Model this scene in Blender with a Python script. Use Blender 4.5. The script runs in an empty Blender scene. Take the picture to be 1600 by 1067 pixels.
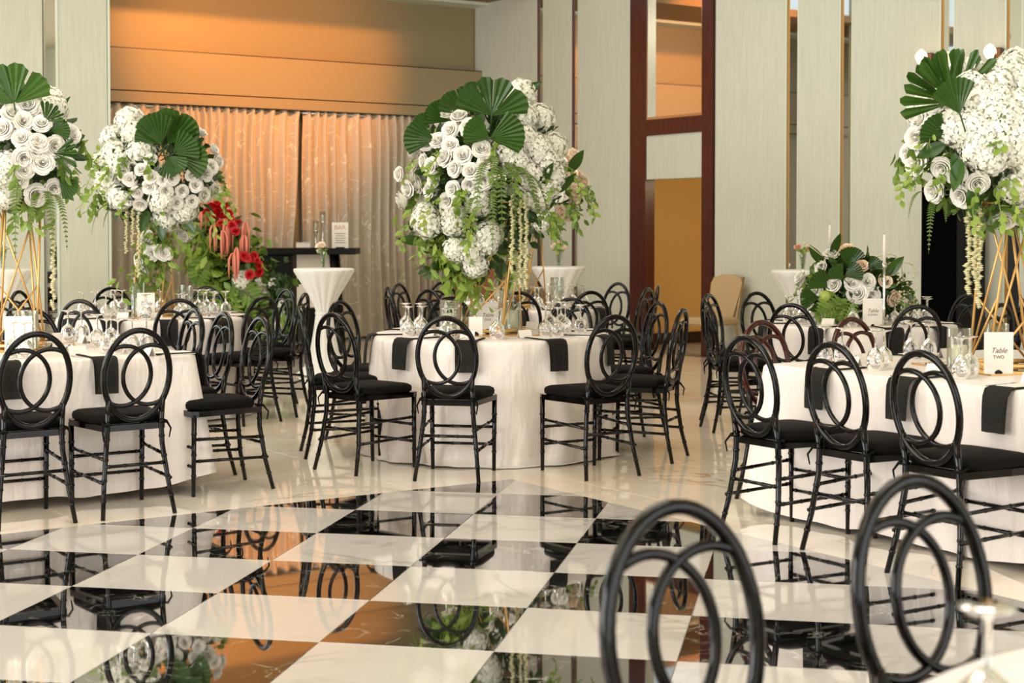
import bpy, math, random
from math import sin, cos, pi, sqrt, atan2
from mathutils import Vector, Matrix
random.seed(7)
S = bpy.context.scene
COL = S.collection

# ------------------------------------------------------------------ camera
FPX, YH, PT, H = 2431.28, 358.62, 0.03, 1.40
PY0 = YH + FPX*math.tan(PT)
CP, SP = cos(PT), sin(PT)
cam = bpy.data.cameras.new('camera'); co = bpy.data.objects.new('camera', cam); COL.objects.link(co)
co.location = (0, 0, H); co.rotation_euler = (pi/2-PT, 0, 0)
cam.sensor_width = 36; cam.lens = FPX/1600*36; cam.shift_y = (PY0-533.5)/1600; cam.clip_end = 100
cam.dof.use_dof = True; cam.dof.focus_distance = 8.6; cam.dof.aperture_fstop = 4.2
S.camera = co
# ------------------------------------------------------------------ world, lights, exposure
S.view_settings.view_transform = 'Standard'; S.view_settings.look = 'None'
S.view_settings.gamma = 1; S.view_settings.use_curve_mapping = False
S.view_settings.exposure = -1.13
wd = bpy.data.worlds.new('World'); S.world = wd; wd.use_nodes = True
wd.node_tree.nodes['Background'].inputs[0].default_value = (.86, .95, 1, 1)
wd.node_tree.nodes['Background'].inputs[1].default_value = 2.2

TH = -.193567
u = Vector((cos(TH+pi/4), sin(TH+pi/4), 0)); w = Vector((u.y, -u.x, 0))
C0 = Vector((-.49, 21.0, 0))
UA = atan2(u.y, u.x)
def AB(a, b, z=0): return C0 - u*a + w*b + Vector((0, 0, z))     # room coordinates: a leftwards along the stage wall, b forward along the right wall
def toab(p): r = Vector((p[0], p[1], 0))-C0; return -(r.dot(u)), r.dot(w)
def gp(px, py, z=0):
    X = (px-800)/FPX; v = (py-PY0)/FPX
    d = Vector((X, CP-v*SP, -SP-v*CP)); t = (z-H)/d.z
    return Vector((d.x*t, d.y*t, z))
def pd(px, py, Y):
    X = (px-800)/FPX; v = (py-PY0)/FPX
    d = Vector((X, CP-v*SP, -SP-v*CP)); t = Y/d.y
    return Vector((d.x*t, Y, H+d.z*t))

def area(name, loc, tgt, sx, sy, e, col, spread=None):
    l = bpy.data.lights.new(name, 'AREA'); l.shape = 'RECTANGLE'; l.size = sx; l.size_y = sy; l.energy = e; l.color = col
    if spread: l.spread = spread
    o = bpy.data.objects.new(name, l); COL.objects.link(o); o.location = loc
    o.rotation_euler = (Vector(tgt)-Vector(loc)).to_track_quat('-Z', 'Y').to_euler()
    return o
CEIL = 5.6
E_CEIL, E_WIN = 330, 640
for a, b, k in [(4.5, 6, 1.05), (9.5, 9, .65), (8, 14.5, .85), (13, 14.5, .8)]:
    area('ceiling_fill_light', AB(a, b, CEIL-.12), AB(a, b, 0), 3, 3, E_CEIL*k, (1, .94, .86))  # added soft fill under the ceiling, no fixture hangs there
area('window_daylight', AB(8, 21.7, 2.3), AB(8, 10, 1.0), 11, 3.6, E_WIN*1.15, (1, .99, .97))
area('window_daylight', AB(17.6, 11, 2.3), AB(5, 11, .8), 10, 3.4, E_WIN*3.3, (1, .99, .97))
area('window_daylight', AB(10.6, 1.5, 2.2), AB(10.6, 12, 2.2), 4.9, 2.8, 230, (.88, .97, 1))
def spot(loc, tgt, e, col, size, blend, r=.05):
    l = bpy.data.lights.new('stage_spot', 'SPOT'); l.energy = e; l.color = col; l.spot_size = math.radians(size); l.spot_blend = blend; l.shadow_soft_size = r
    o = bpy.data.objects.new('stage_spot', l); COL.objects.link(o); o.location = loc
    o.rotation_euler = (Vector(tgt)-Vector(loc)).to_track_quat('-Z', 'Y').to_euler()
ORANGE = (1, .345, .055)
spot(AB(3.3, 4.6, 5.2), AB(3.2, 0, 3.7), 2750, ORANGE, 50, .5, .1)
spot(AB(3.3, 2.6, 4.3), AB(3.3, 0, 4.0), 500, ORANGE, 90, .8)

# ------------------------------------------------------------------ materials
def srgb(r, g, b):
    f = lambda c: (c/255/12.92 if c/255 <= .04045 else ((c/255+.055)/1.055)**2.4)
    return (f(r), f(g), f(b), 1)
def mat(name, col, rough=.5, metal=0, **k):
    m = bpy.data.materials.new(name); m.use_nodes = True
    b = m.node_tree.nodes['Principled BSDF']
    b.inputs['Base Color'].default_value = col; b.inputs['Roughness'].default_value = rough; b.inputs['Metallic'].default_value = metal
    for kk, v in k.items(): b.inputs[kk.replace('_', ' ')].default_value = v
    return m
def N(m, t, **k):
    n = m.node_tree.nodes.new(t)
    for kk, v in k.items(): setattr(n, kk, v)
    return n
def L(m, a, b): m.node_tree.links.new(a, b)
def P(m): return m.node_tree.nodes['Principled BSDF']
def noisecol(m, scale, stops, detail=4, dist=0, coord='Object', vscale=None, rough=.55):
    tc = N(m, 'ShaderNodeTexCoord'); src = tc.outputs[coord]
    if vscale:
        mp = N(m, 'ShaderNodeMapping'); mp.inputs['Scale'].default_value = vscale; L(m, src, mp.inputs[0]); src = mp.outputs[0]
    n = N(m, 'ShaderNodeTexNoise'); n.inputs['Scale'].default_value = scale; n.inputs['Detail'].default_value = detail
    n.inputs['Distortion'].default_value = dist; n.inputs['Roughness'].default_value = rough
    L(m, src, n.inputs['Vector'])
    r = N(m, 'ShaderNodeValToRGB'); e = r.color_ramp.elements
    while len(e) < len(stops): e.new(.5)
    for el, (p, c) in zip(e, stops): el.position = p; el.color = c
    L(m, n.outputs['Fac'], r.inputs[0]); L(m, r.outputs[0], P(m).inputs['Base Color'])
    return n, src
def bump(m, scale, strength, dist=.01, vscale=None, detail=4, coord='Object'):
    tc = N(m, 'ShaderNodeTexCoord'); src = tc.outputs[coord]
    if vscale:
        mp = N(m, 'ShaderNodeMapping'); mp.inputs['Scale'].default_value = vscale; L(m, src, mp.inputs[0]); src = mp.outputs[0]
    n = N(m, 'ShaderNodeTexNoise'); n.inputs['Scale'].default_value = scale; n.inputs['Detail'].default_value = detail
    L(m, src, n.inputs['Vector'])
    b = N(m, 'ShaderNodeBump'); b.inputs['Strength'].default_value = strength; b.inputs['Distance'].default_value = dist
    L(m, n.outputs['Fac'], b.inputs['Height']); L(m, b.outputs[0], P(m).inputs['Normal'])

def marble(name, base, vein, rough, vscale, width, spec=.5, second=None):
    m = mat(name, base, rough); P(m).inputs['Specular IOR Level'].default_value = spec
    geo = N(m, 'ShaderNodeNewGeometry')
    n = N(m, 'ShaderNodeTexNoise'); n.inputs['Scale'].default_value = vscale; n.inputs['Detail'].default_value = 6; n.inputs['Distortion'].default_value = 1.6
    n.inputs['Roughness'].default_value = .5
    L(m, geo.outputs['Position'], n.inputs['Vector'])
    r = N(m, 'ShaderNodeValToRGB'); e = r.color_ramp.elements
    e[0].position = .5-width; e[0].color = (0, 0, 0, 1); e[1].position = .5+width; e[1].color = (0, 0, 0, 1)
    k = e.new(.5); k.color = (1, 1, 1, 1)
    L(m, n.outputs['Fac'], r.inputs[0])
    n2 = N(m, 'ShaderNodeTexNoise'); n2.inputs['Scale'].default_value = vscale*.8; n2.inputs['Detail'].default_value = 2
    L(m, geo.outputs['Position'], n2.inputs['Vector'])
    r2 = N(m, 'ShaderNodeValToRGB'); r2.color_ramp.elements[0].position = .45; r2.color_ramp.elements[1].position = .68
    L(m, n2.outputs['Fac'], r2.inputs[0])
    mu = N(m, 'ShaderNodeMath', operation='MULTIPLY'); L(m, r.outputs[0], mu.inputs[0]); L(m, r2.outputs[0], mu.inputs[1])
    mx = N(m, 'ShaderNodeMix', data_type='RGBA'); mx.inputs['A'].default_value = base; mx.inputs['B'].default_value = vein
    L(m, mu.outputs[0], mx.inputs['Factor'])
    out = mx.outputs['Result']
    if second:
        n3 = N(m, 'ShaderNodeTexNoise'); n3.inputs['Scale'].default_value = .9; n3.inputs['Detail'].default_value = 3
        L(m, geo.outputs['Position'], n3.inputs['Vector'])
        r3 = N(m, 'ShaderNodeValToRGB'); r3.color_ramp.elements[0].position = .4; r3.color_ramp.elements[1].position = .7
        L(m, n3.outputs['Fac'], r3.inputs[0])
        m3 = N(m, 'ShaderNodeMix', data_type='RGBA'); L(m, r3.outputs[0], m3.inputs['Factor']); L(m, out, m3.inputs['A']); m3.inputs['B'].default_value = second
        out = m3.outputs['Result']
    L(m, out, P(m).inputs['Base Color'])
    return m
M = {}
M['tile_white'] = marble('white_marble', srgb(190, 185, 178), srgb(160, 160, 150), .05, 1.3, .035, .5)
M['tile_black'] = marble('black_marble', (.004, .004, .004, 1), srgb(205, 205, 190), .035, 4.5, .010, .9)
P(M['tile_black']).inputs['Coat Weight'].default_value = 1; P(M['tile_black']).inputs['Coat IOR'].default_value = 2.3; P(M['tile_black']).inputs['Coat Roughness'].default_value = .02
M['floor'] = marble('cream_marble', srgb(234, 225, 210), srgb(170, 130, 82), .045, .8, .012, .7, srgb(230, 212, 186))
M['grout'] = mat('grout', srgb(150, 132, 108), .7)
M['wall'] = mat('wall_fabric', srgb(206, 206, 186), .85)
noisecol(M['wall'], 6, [(.3, srgb(194, 196, 180)), (.7, srgb(203, 205, 190))], vscale=(6, 6, .4))
bump(M['wall'], 60, .15, .003, (4, 4, .5))
M['bulk'] = mat('bulkhead_paint', srgb(148, 133, 100), .45)
M['wood'] = mat('mahogany', srgb(72, 30, 24), .32)
noisecol(M['wood'], 5, [(.3, srgb(62, 24, 20)), (.75, srgb(84, 38, 28))], vscale=(8, 8, .6))
M['dark'] = mat('black_laminate', (.004, .004, .0035, 1), .5); P(M['dark']).inputs['Specular IOR Level'].default_value = .2
M['speaker'] = mat('black_cloth', (.002, .002, .002, 1), 1.0); P(M['speaker']).inputs['Specular IOR Level'].default_value = 0
M['mirror'] = mat('mirror', (.82, .84, .80, 1), .02, 1)
M['brass'] = mat('brass_trim', srgb(178, 132, 78), .3, 1)
M['pale'] = mat('pale_trim', srgb(214, 222, 205), .3)
M['ochre'] = mat('ochre_paint', srgb(214, 180, 116), .7)
M['ceil'] = mat('ceiling_paint', srgb(215, 205, 182), .9)
M['basebd'] = mat('dark_baseboard', srgb(28, 12, 10), .4)
# curtain
m = M['curtain'] = mat('patterned_curtain', srgb(150, 134, 112), .55)
tc = N(m, 'ShaderNodeTexCoord'); n = N(m, 'ShaderNodeTexNoise'); n.inputs['Scale'].default_value = 6.5; n.inputs['Detail'].default_value = 0.0; n.inputs['Distortion'].default_value = .6
L(m, tc.outputs['Object'], n.inputs['Vector'])
r = N(m, 'ShaderNodeValToRGB'); e = r.color_ramp.elements
e[0].position = .475; e[0].color = srgb(186, 172, 150); e[1].position = .525; e[1].color = srgb(186, 172, 150)
k = e.new(.5); k.color = srgb(232, 222, 200)
L(m, n.outputs['Fac'], r.inputs[0])
n2 = N(m, 'ShaderNodeTexNoise'); n2.inputs['Scale'].default_value = 8; n2.inputs['Detail'].default_value = 0; L(m, tc.outputs['Object'], n2.inputs['Vector'])
r2 = N(m, 'ShaderNodeValToRGB'); r2.color_ramp.elements[0].position = .50; r2.color_ramp.elements[1].position = .56; L(m, n2.outputs['Fac'], r2.inputs[0])
mx = N(m, 'ShaderNodeMix', data_type='RGBA'); L(m, r2.outputs[0], mx.inputs['Factor']); mx.inputs['A'].default_value = srgb(186, 172, 150); L(m, r.outputs[0], mx.inputs['B']); L(m, mx.outputs['Result'], P(m).inputs['Base Color'])
P(m).inputs['Sheen Weight'].default_value = .3
# chairs
M['chair'] = mat('black_gloss_resin', (.0022, .0019, .0017, 1), .07); P(M['chair']).inputs['Specular IOR Level'].default_value = .28
M['cushion'] = mat('black_cushion', srgb(11, 9, 7), .8); P(M['cushion']).inputs['Specular IOR Level'].default_value = .12
M['cloth'] = mat('satin_cloth', srgb(232, 221, 212), .30); P(M['cloth']).inputs['Sheen Weight'].default_value = .2
bump(M['cloth'], 9, .75, .03, (1, 1, .3), detail=3)
M['spandex'] = mat('white_spandex', srgb(232, 232, 226), .6)
M['napkin'] = mat('charcoal_napkin', srgb(31, 30, 26), .7); P(M['napkin']).inputs['Specular IOR Level'].default_value = .15
bump(M['napkin'], 12, .3, .01)
M['card'] = mat('white_card', srgb(236, 228, 218), .7)
M['ivory'] = mat('ivory_wax', srgb(238, 226, 200), .5, Subsurface_Weight=.15)
M['ink'] = mat('grey_ink', srgb(120, 108, 96), .7)
M['pinkink'] = mat('pink_ink', srgb(208, 150, 132), .7)
M['gold'] = mat('gold_metal', srgb(222, 176, 108), .42, .85)
M['silver'] = mat('silver_metal', srgb(205, 200, 190), .2, 1)
M['glass'] = mat('clear_glass', (1, 1, 1, 1), .0, 0, Transmission_Weight=1.0, IOR=1.45)
m = M['thin'] = bpy.data.materials.new('thin_glass'); m.use_nodes = True; m.node_tree.nodes.remove(P(m))
_t = N(m, 'ShaderNodeBsdfTransparent'); _t.inputs[0].default_value = (.93, .96, .94, 1); _g = N(m, 'ShaderNodeBsdfGlossy'); _g.inputs['Roughness'].default_value = .02
_l = N(m, 'ShaderNodeLayerWeight'); _l.inputs[0].default_value = .22; _m = N(m, 'ShaderNodeMixShader')
L(m, _l.outputs['Facing'], _m.inputs[0]); L(m, _t.outputs[0], _m.inputs[1]); L(m, _g.outputs[0], _m.inputs[2]); L(m, _m.outputs[0], m.node_tree.nodes['Material Output'].inputs['Surface'])
M['tan'] = mat('tan_fabric', srgb(180, 152, 112), .8); bump(M['tan'], 90, .2, .003)
M['brownfab'] = mat('brown_fabric', srgb(128, 72, 40), .7)
M['bronze'] = mat('bronze_tube', srgb(170, 140, 100), .35, .8)
M['case'] = mat('brushed_aluminium', srgb(170, 165, 155), .3, .8)
def leafmat(name, c1, c2, tr=.25, rough=.4):
    m = mat(name, c1, rough)
    oi = N(m, 'ShaderNodeObjectInfo'); geo = N(m, 'ShaderNodeNewGeometry')
    mx = N(m, 'ShaderNodeMix', data_type='RGBA'); mx.inputs['A'].default_value = c1; mx.inputs['B'].default_value = c2
    ad = N(m, 'ShaderNodeMath', operation='ADD'); L(m, oi.outputs['Random'], ad.inputs[0]); L(m, geo.outputs['Random Per Island'], ad.inputs[1])
    ml = N(m, 'ShaderNodeMath', operation='MULTIPLY'); L(m, ad.outputs[0], ml.inputs[0]); ml.inputs[1].default_value = .5
    L(m, ml.outputs[0], mx.inputs['Factor']); L(m, mx.outputs['Result'], P(m).inputs['Base Color'])
    td = N(m, 'ShaderNodeBsdfTranslucent'); L(m, mx.outputs['Result'], td.inputs['Color'])
    ms = N(m, 'ShaderNodeMixShader'); ms.inputs[0].default_value = tr
    L(m, P(m).outputs[0], ms.inputs[1]); L(m, td.outputs[0], ms.inputs[2])
    L(m, ms.outputs[0], m.node_tree.nodes['Material Output'].inputs['Surface'])
    return m
M['leaf'] = leafmat('green_leaf', srgb(72, 108, 34), srgb(150, 178, 72), .3)
M['leaf_light'] = leafmat('light_leaf', srgb(120, 152, 52), srgb(176, 196, 96), .35)
M['leaf_dark'] = leafmat('dark_leaf', srgb(30, 56, 20), srgb(70, 100, 38), .15)
M['palm'] = leafmat('palm_leaf', srgb(30, 62, 12), srgb(62, 98, 26), .22, .32)
M['fern'] = leafmat('fern_leaf', srgb(66, 96, 30), srgb(112, 134, 52), .25)
M['rose'] = leafmat('white_petal', srgb(244, 240, 228), srgb(250, 247, 240), .10, .55)
M['peach'] = leafmat('peach_petal', srgb(252, 224, 194), srgb(254, 236, 212), .12, .55)
M['pink'] = leafmat('pink_petal', srgb(242, 180, 158), srgb(246, 196, 176), .22, .55)
M['red'] = leafmat('red_petal', srgb(170, 10, 16), srgb(214, 24, 30), .1, .5)
M['hydr'] = leafmat('hydrangea_petal', srgb(238, 238, 220), srgb(248, 246, 236), .10, .6)
M['core'] = mat('hydrangea_core', srgb(226, 228, 204), .8)
M['amaranth'] = mat('pink_amaranthus', srgb(206, 120, 98), .7)
M['strand'] = mat('cream_amaranthus', srgb(206, 200, 156), .7)
M['stem'] = mat('green_stem', srgb(92, 120, 50), .6)
M['apple'] = mat('green_apple', srgb(160, 176, 80), .3)
m = M['bulb'] = mat('lit_bulb', (1, 1, 1, 1), .5); P(m).inputs['Emission Color'].default_value = (1, .62, .28, 1); P(m).inputs['Emission Strength'].default_value = 9

# ------------------------------------------------------------------ mesh helpers
class MB:
    def __init__(s): s.v = []; s.f = []; s.sm = []; s.mi = []
    def add(s, vs, fs, smooth=False, mi=0):
        o = len(s.v); s.v += [tuple(x) for x in vs]; s.f += [tuple(i+o for i in f) for f in fs]; s.sm += [smooth]*len(fs); s.mi += [mi]*len(fs)
    def box(s, c, d, rz=0, bev=0):
        x, y, z = d[0]/2, d[1]/2, d[2]/2; cr, sr = cos(rz), sin(rz)
        def T(p): return (c[0]+p[0]*cr-p[1]*sr, c[1]+p[0]*sr+p[1]*cr, c[2]+p[2])
        if not bev:
            vs = [T((i*x, j*y, k*z)) for k in (-1, 1) for j in (-1, 1) for i in (-1, 1)]
            s.add(vs, [(0, 2, 3, 1), (4, 5, 7, 6), (0, 1, 5, 4), (2, 6, 7, 3), (0, 4, 6, 2), (1, 3, 7, 5)])
        else:
            b = bev; R = []
            for (q, zz) in ((b, -z), (0, -z+b), (0, z-b), (b, z)):
                R += [T(p) for p in ((-x+q, -y+q, zz), (x-q, -y+q, zz), (x-q, y-q, zz), (-x+q, y-q, zz))]
            fs = [(3, 2, 1, 0), (12, 13, 14, 15)]
            for k in range(3):
                for i in range(4): j = (i+1) % 4; fs.append((k*4+i, k*4+j, k*4+4+j, k*4+4+i))
            s.add(R, fs)
        return s
    def boxab(s, a0, a1, b0, b1, z0, z1):
        P4 = [AB(a, b) for a, b in ((a0, b0), (a1, b0), (a1, b1), (a0, b1))]
        vs = [(p.x, p.y, z) for z in (z0, z1) for p in P4]
        s.add(vs, [(0, 1, 2, 3), (7, 6, 5, 4), (0, 4, 5, 1), (1, 5, 6, 2), (2, 6, 7, 3), (3, 7, 4, 0)]); return s
    def prism(s, pts, z0, z1, bev=0):
        n = len(pts); vs = [(p[0], p[1], z0) for p in pts]
        if bev:
            cx = sum(p[0] for p in pts)/n; cy = sum(p[1] for p in pts)/n
            def sh(p): d = sqrt((p[0]-cx)**2+(p[1]-cy)**2); k = 1-bev/max(d, .01); return (cx+(p[0]-cx)*k, cy+(p[1]-cy)*k)
            vs += [(p[0], p[1], z1-bev) for p in pts]+[(*sh(p), z1) for p in pts]; r = 3
        else: vs += [(p[0], p[1], z1) for p in pts]; r = 2
        fs = [tuple(range(n-1, -1, -1)), tuple(range((r-1)*n, r*n))]
        for k in range(r-1):
            for i in range(n): j = (i+1) % n; fs.append((k*n+i, k*n+j, (k+1)*n+j, (k+1)*n+i))
        s.add(vs, fs); return s
    def lathe(s, prof, n=16, c=(0, 0, 0), cap=True, wob=None, smooth=True):
        vs = []; fs = []; m = len(prof)
        for k, (r, z) in enumerate(prof):
            for i in range(n):
                t = 2*pi*i/n; rr = r*(wob(t, k) if wob else 1)
                vs.append((c[0]+rr*cos(t), c[1]+rr*sin(t), c[2]+z))
        for k in range(m-1):
            for i in range(n): j = (i+1) % n; fs.append((k*n+i, k*n+j, (k+1)*n+j, (k+1)*n+i))
        if cap: fs.append(tuple(range(n-1, -1, -1))); fs.append(tuple(range((m-1)*n, m*n)))
        s.add(vs, fs, smooth); return s
    def tube(s, pts, r, n=6, closed=False, smooth=True, cap=True, up=None):
        pts = [Vector(p) for p in pts]; m = len(pts); vs = []; fs = []
        rr = r if isinstance(r, (list, tuple)) else [r]*m
        pu = None
        for k, p in enumerate(pts):
            if closed: d = pts[(k+1) % m]-pts[k-1]
            else: d = pts[min(k+1, m-1)]-pts[max(k-1, 0)]
            if d.length < 1e-9: d = Vector((0, 0, 1))
            d.normalize()
            if pu is None: pu = Vector(up) if up else (Vector((0, 0, 1)) if abs(d.z) < .9 else Vector((1, 0, 0)))
            a = d.cross(pu)
            if a.length < 1e-6: a = d.cross(Vector((0, 1, 0)))
            a.normalize(); b = a.cross(d); b.normalize(); pu = b if not up else Vector(up)
            for i in range(n): t = 2*pi*i/n; vs.append(p+(a*cos(t)+b*sin(t))*rr[k])
        for k in range(m if closed else m-1):
            k2 = (k+1) % m
            for i in range(n): j = (i+1) % n; fs.append((k*n+i, k*n+j, k2*n+j, k2*n+i))
        if cap and not closed: fs.append(tuple(range(n-1, -1, -1))); fs.append(tuple(range((m-1)*n, m*n)))
        s.add(vs, fs, smooth); return s
    def band(s, pts, nrm, wd, th, closed=False):      # rectangular rail (softened) swept along pts; nrm = out of plane
        nrm = Vector(nrm).normalized(); pts = [Vector(p) for p in pts]; m = len(pts); vs = []; fs = []
        sec = [(-.5, -.28), (-.28, -.5), (.28, -.5), (.5, -.28), (.5, .28), (.28, .5), (-.28, .5), (-.5, .28)]; n = 8
        for k, p in enumerate(pts):
            d = (pts[(k+1) % m]-pts[k-1]) if closed else (pts[min(k+1, m-1)]-pts[max(k-1, 0)])
            d.normalize(); a = d.cross(nrm).normalized()
            for (x, y) in sec: vs.append(p+a*x*wd+nrm*y*th)
        for k in range(m if closed else m-1):
            k2 = (k+1) % m
            for i in range(n): j = (i+1) % n; fs.append((k*n+i, k2*n+i, k2*n+j, k*n+j))
        if not closed: fs.append(tuple(range(n))); fs.append(tuple(range(m*n-1, (m-1)*n-1, -1)))
        s.add(vs, fs, True); return s
    def mesh(s, name, mats):
        me = bpy.data.meshes.new(name); me.from_pydata(s.v, [], s.f)
        for m in (mats if isinstance(mats, (list, tuple)) else [mats]): me.materials.append(m)
        me.polygons.foreach_set('use_smooth', s.sm); me.polygons.foreach_set('material_index', s.mi); me.update(); return me
def link(name, me, parent=None, loc=None, rot=None, sc=None, mw=None):
    o = bpy.data.objects.new(name, me); COL.objects.link(o)
    if parent: o.parent = parent
    if mw is not None: o.matrix_basis = mw
    if loc is not None: o.location = loc
    if rot is not None: o.rotation_euler = rot
    if sc is not None: o.scale = sc if isinstance(sc, (tuple, list)) else (sc, sc, sc)
    return o
def part(name, mb, m, parent, **k): return link(name, mb.mesh(name, m), parent, **k)
def struct(name, mb, m, parent=None):
    o = link(name, mb.mesh(name, m), parent)
    if not parent: o['kind'] = 'structure'
    return o
def tag(o, label, cat, group=None):
    assert 4 <= len(label.split()) <= 16, label
    o['label'] = label; o['category'] = cat
    if group: o['group'] = group
    return o
def thing(name, label, cat, loc=(0, 0, 0), rz=0, group=None):
    o = bpy.data.objects.new(name, None); COL.objects.link(o); o.empty_display_size = .1
    o.location = loc; o.rotation_euler = (0, 0, rz); return tag(o, label, cat, group)
def copy_tree(o, parent=None):
    c = o.copy(); COL.objects.link(c)
    if parent: c.parent = parent
    for ch in list(o.children): copy_tree(ch, c)
    return c
def text_mesh(s, size, shear=0, ext=.0008, m='ink', space=1):
    c = bpy.data.curves.new('lettering', 'FONT'); c.body = s; c.size = size; c.shear = shear; c.extrude = ext; c.align_x = 'CENTER'; c.align_y = 'CENTER'; c.space_character = space
    o = bpy.data.objects.new('tmp', c); COL.objects.link(o); dg = bpy.context.evaluated_depsgraph_get()
    me = bpy.data.meshes.new_from_object(o.evaluated_get(dg)); me.materials.clear(); me.materials.append(M[m]); bpy.data.objects.remove(o); return me

# ------------------------------------------------------------------ floor
mb = MB().boxab(-.2, 18, -.2, 22, -.2, -.004); floor = struct('floor', mb, M['grout'])
DA, DB = 6.465, 10.49
TS = .606; TO = Vector((-1.13273, 5.94952, 0)); ti = Vector((cos(TH), sin(TH), 0)); tj = Vector((-sin(TH), cos(TH), 0))
def clip(poly, f):
    out = []
    for i in range(len(poly)):
        p, q = poly[i], poly[(i+1) % len(poly)]; fp, fq = f(p), f(q)
        if fp >= 0: out.append(p)
        if fp*fq < 0: out.append(p+(q-p)*(fp/(fp-fq)))
    return out
fa0 = lambda p: toab(p)[0]-DA; fb0 = lambda p: toab(p)[1]-DB
fa1 = lambda p: 12.9-toab(p)[0]; fb1 = lambda p: 17.8-toab(p)[1]
full = {}
for i in range(-9, 8):
    for j in range(-7, 8):
        g = .0016
        c = [TO+ti*(TS*x)+tj*(TS*y) for x, y in ((i+g, j+g), (i+1-g, j+g), (i+1-g, j+1-g), (i+g, j+1-g))]
        poly = c
        for f in (fa0, fb0, fa1, fb1): poly = clip(poly, f) if poly else poly
        if len(poly) < 3: continue
        cx = sum((p for p in poly), Vector())/len(poly)
        if cx.y < 1.0 or abs(cx.x) > .42*cx.y+1.2: continue
        blk = (i+j) % 2 == 0; key = 'tile_black' if blk else 'tile_white'
        if poly is c or (len(poly) == 4 and all((p-q).length < 1e-6 for p, q in zip(poly, c))):
            if key not in full:
                full[key] = MB().prism([(p-c[0]) for p in c], -.012, .0015, .0012).mesh('tile', M[key])
            link('tile', full[key], floor, loc=(c[0].x, c[0].y, 0))
        else:
            area_ = abs(sum(poly[k].x*poly[(k+1) % len(poly)].y-poly[(k+1) % len(poly)].x*poly[k].y for k in range(len(poly))))/2
            if area_ > .0015: part('tile', MB().prism([p for p in poly], -.012, .0015, .0012), M[key], floor)
ts = .9; stone = None; cnt = 0; rest = MB()
for i in range(-1, 20):
    for j in range(-1, 25):
        a0, b0 = i*ts-.1, j*ts-.25
        ac, bc = a0+ts/2, b0+ts/2
        if a0 < -.2: continue
        if a0 > DA+.02 and b0 > DB+.02 and a0+ts < 12.9 and b0+ts < 17.8: continue
        p = AB(ac, bc)
        near = p.y > 1.2 and abs(p.x) < .36*p.y+.9
        q = [AB(a0+x, b0+y) for x, y in ((.001, .001), (.001, ts-.001), (ts-.001, ts-.001), (ts-.001, .001))]
        if not near: rest.prism(q, -.012, 0); continue
        if stone is None: stone = MB().prism([x-q[0] for x in q], -.012, 0, .0008).mesh('tile', M['floor'])
        link('tile', stone, floor, loc=(q[0].x, q[0].y, 0)); cnt += 1
rf = part('outer_tiles', rest, M['floor'], floor); rf['kind'] = 'stuff'

# ------------------------------------------------------------------ walls
def rb(px): k = (px-800)/FPX; return (21*k+.49)/(.5579+.8299*k)
def rz(b, py, a=0): p = AB(a, b); return H+(YH-py)*p.y/FPX
def la(px, b):      # a on plane b at pixel column
    k = (px-800)/FPX; q = C0+w*b; return (q.x-k*q.y)/(u.x-k*u.y)
BL = 1.62; AL = la(171, BL)
# stage wall (back) and its bulkhead
wb = struct('wall_stage', MB().boxab(-.2, 9, -.25, 0, 0, 4.4), M['bulk'])
struct('bulkhead', MB().boxab(0, 9, 0, .20, 3.02, 3.50), M['bulk'], wb)
struct('cove_ledge', MB().boxab(0, 9, 0, .22, 2.88, 3.005), M['bulk'], wb)
struct('shadow_joint', MB().boxab(0, 9, 0, .19, 3.50, 3.512), M['basebd'], wb)
struct('cornice', MB().boxab(-.1, 9, -.02, .35, 4.36, 4.40), M['pale'], wb)
struct('trim_1', MB().boxab(0, 9, -.2, BL, 4.40, 4.5), mat('brown_soffit', srgb(140, 112, 76), .7))
struct('ceiling', MB().boxab(-.3, 18.2, -.3, 22.2, CEIL, CEIL+.1), M['ceil'])
struct('wall_front', MB().boxab(-.3, 18.2, 22, 22.2, 0, .5).boxab(-.3, 18.2, 22, 22.2, 4.1, CEIL).boxab(-.3, 2.4, 22, 22.2, .5, 4.1).boxab(13.6, 18.2, 22, 22.2, .5, 4.1).boxab(6, 6.4, 22, 22.2, .5, 4.1).boxab(9.6, 10, 22, 22.2, .5, 4.1), M['wall'])
struct('wall_side', MB().boxab(18, 18.2, -.3, 22.2, 0, .5).boxab(18, 18.2, -.3, 22.2, 4.1, CEIL).boxab(18, 18.2, -.3, 6, .5, 4.1).boxab(18, 18.2, 16, 22.2, .5, 4.1).boxab(18, 18.2, 10.8, 11.2, .5, 4.1), M['wall'])
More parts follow.
